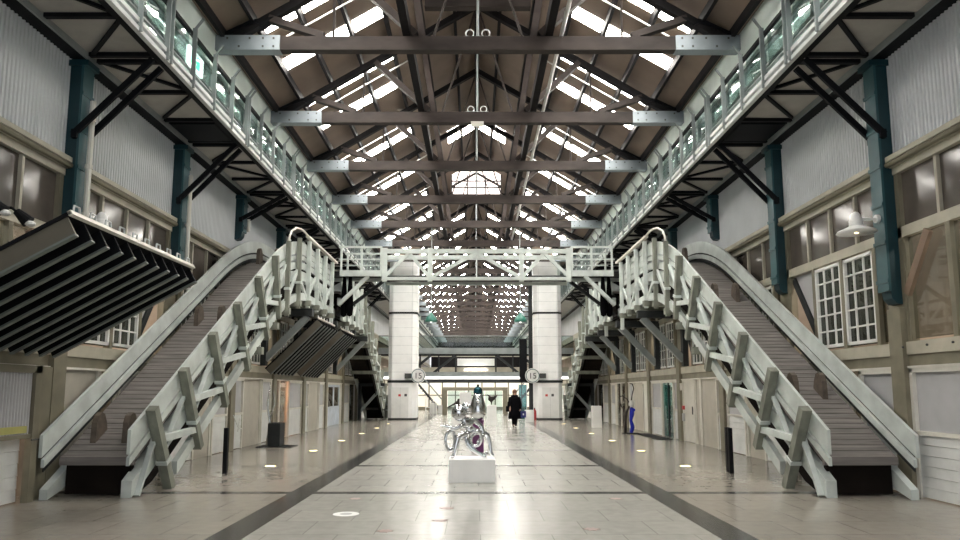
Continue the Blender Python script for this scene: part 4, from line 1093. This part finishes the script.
tr = MB().tube([Q(-.08, -.0, .80), Q(-.08, -.12, .46), Q(-.07, -.16, .08)], [.11, .08, .06], 10).tube([Q(.08, 0, .80), Q(.07, .08, .46), Q(.06, .24, .10)], [.11, .08, .06], 10)
tr.build('trousers', 'coat', t, smooth=True)
MB().ball(Q(-.07, -.21, .05), .06, (.8, 2, .7), 10).ball(Q(.06, .2, .06), .06, (.8, 2, .7), 10).build('shoes', 'coat', t, smooth=True)
MB().ball(Q(0, .0, 1.56), .108, (.95, 1, 1.1), 16).tube([Q(0, .06, 1.55), Q(0, .1, 1.35), Q(0, .1, 1.2)], [.1, .09, .04], 10).build('hair', 'hair', t, smooth=True)
MB().ball(Q(-.03, -.115, 1.56), .012, n=6).ball(Q(.03, -.115, 1.56), .012, n=6).ball(Q(0, -.12, 1.53), .014, n=6).build('face', 'skin', t)
fg = MB()
for sx in (-1, 1):
    for i in range(5):
        bx, by, bz = sx * .225 + sx * .01 + (i - 2) * .0, -.10 + (i - 2) * .018, .72
        if i == 0: fg.tube([Q(bx - sx * .02, by, .76), Q(bx - sx * .035, by - .02, .72), Q(bx - sx * .03, by - .02, .70)], .009, 6)
        else: fg.tube([Q(bx, by + (.1 if sx > 0 else 0), bz + .02), Q(bx, by + (.1 if sx > 0 else 0), bz - .03), Q(bx - sx * .02, by + (.1 if sx > 0 else 0), bz - .05)], .009, 6)
fg.build('fingers', 'skin', t)
t = thing('handbag', (PX_ - .3, PYp, .5), 'black handbag carried at the left side of the person in the coat', 'handbag')
bevel(MB().box(PX_ - .40, PX_ - .26, PYp - .25, PYp + .08, .68, .93).build('body', 'coat', t), .03)
MB().tube([Q(-.33, -.2, .92), Q(-.32, -.2, 1.1), Q(-.30, 0, 1.12), Q(-.33, .03, .92)], .012, 6).build('strap', 'coat', t)
t = thing('shopping_bag', (PX_ + .4, PYp, .4), 'navy shopping bag held at the right side of the person in the coat', 'bag')
MB().box(PX_ + .26, PX_ + .50, PYp - .12, PYp + .10, .42, .70).build('body', 'navy', t)
MB().tube([Q(.3, 0, .69), Q(.27, 0, .76), Q(.4, 0, .76), Q(.45, 0, .69)], .01, 6).build('handle', 'navy', t)
MB().box(PX_ + .35, PX_ + .41, PYp - .125, PYp - .12, .52, .60).build('emblem', 'white', t)

# ------------------------------------------------------------------ light
W = bpy.data.worlds.new('overcast'); S.world = W; W.use_nodes = True
bg = W.node_tree.nodes['Background']; bg.inputs[0].default_value = (.93, .96, 1, 1); bg.inputs[1].default_value = .8
def lamp(name, kind, loc, energy, col, size=.2, rot=None, **kw):
    l = bpy.data.lights.new(name, kind); l.energy = energy; l.color = col
    if kind == 'AREA': l.size = size
    else: l.shadow_soft_size = size
    for a, b in kw.items(): setattr(l, a, b)
    o = bpy.data.objects.new(name, l); COL.objects.link(o); o.location = loc
    if rot: o.rotation_euler = rot
    return o
for sd in (-1, 1):
    for k in (-1, 0, 1, 2, 3, 4, 5):
        y = PY0 + BAY * k + 2
        lamp('shop_lamp', 'POINT', (sd * 7.7, y, 4.7), 60, (1, .93, .84), .1)
        lamp('shop_lamp', 'POINT', (sd * 7.6, y, 1.8), 30, (1, .84, .66), .2)
for sd in (-1, 1):
    for k in range(-1, 10):
        lamp('gallery_fill', 'POINT', (sd * 6.6, PY0 + BAY * k + 2, 7.7), 26, (.95, 1, .97), .15)  # unseen fill lights added to brighten the upper rooms
lamp('display_lamp', 'POINT', (-7.2, 24.3, 1.3), 25, (1, .4, .18), .15)

# ------------------------------------------------------------------ camera
cd = bpy.data.cameras.new('camera'); co = bpy.data.objects.new('camera', cd); COL.objects.link(co)
cd.sensor_fit = 'HORIZONTAL'; cd.sensor_width = 36; cd.lens = 690 / 960 * 36
cd.shift_x = (480 - 475) / 960; cd.shift_y = (307.5 - 270) / 960
cd.clip_end = 300
co.location = (-.06, 0, 1.6); co.rotation_euler = (R(90 + 6.9), 0, 0)
S.camera = co
S.view_settings.view_transform = 'Standard'; S.view_settings.look = 'None'
S.view_settings.gamma = 1; S.view_settings.exposure = 0.98
try: S.view_settings.use_curve_mapping = False
except Exception: pass
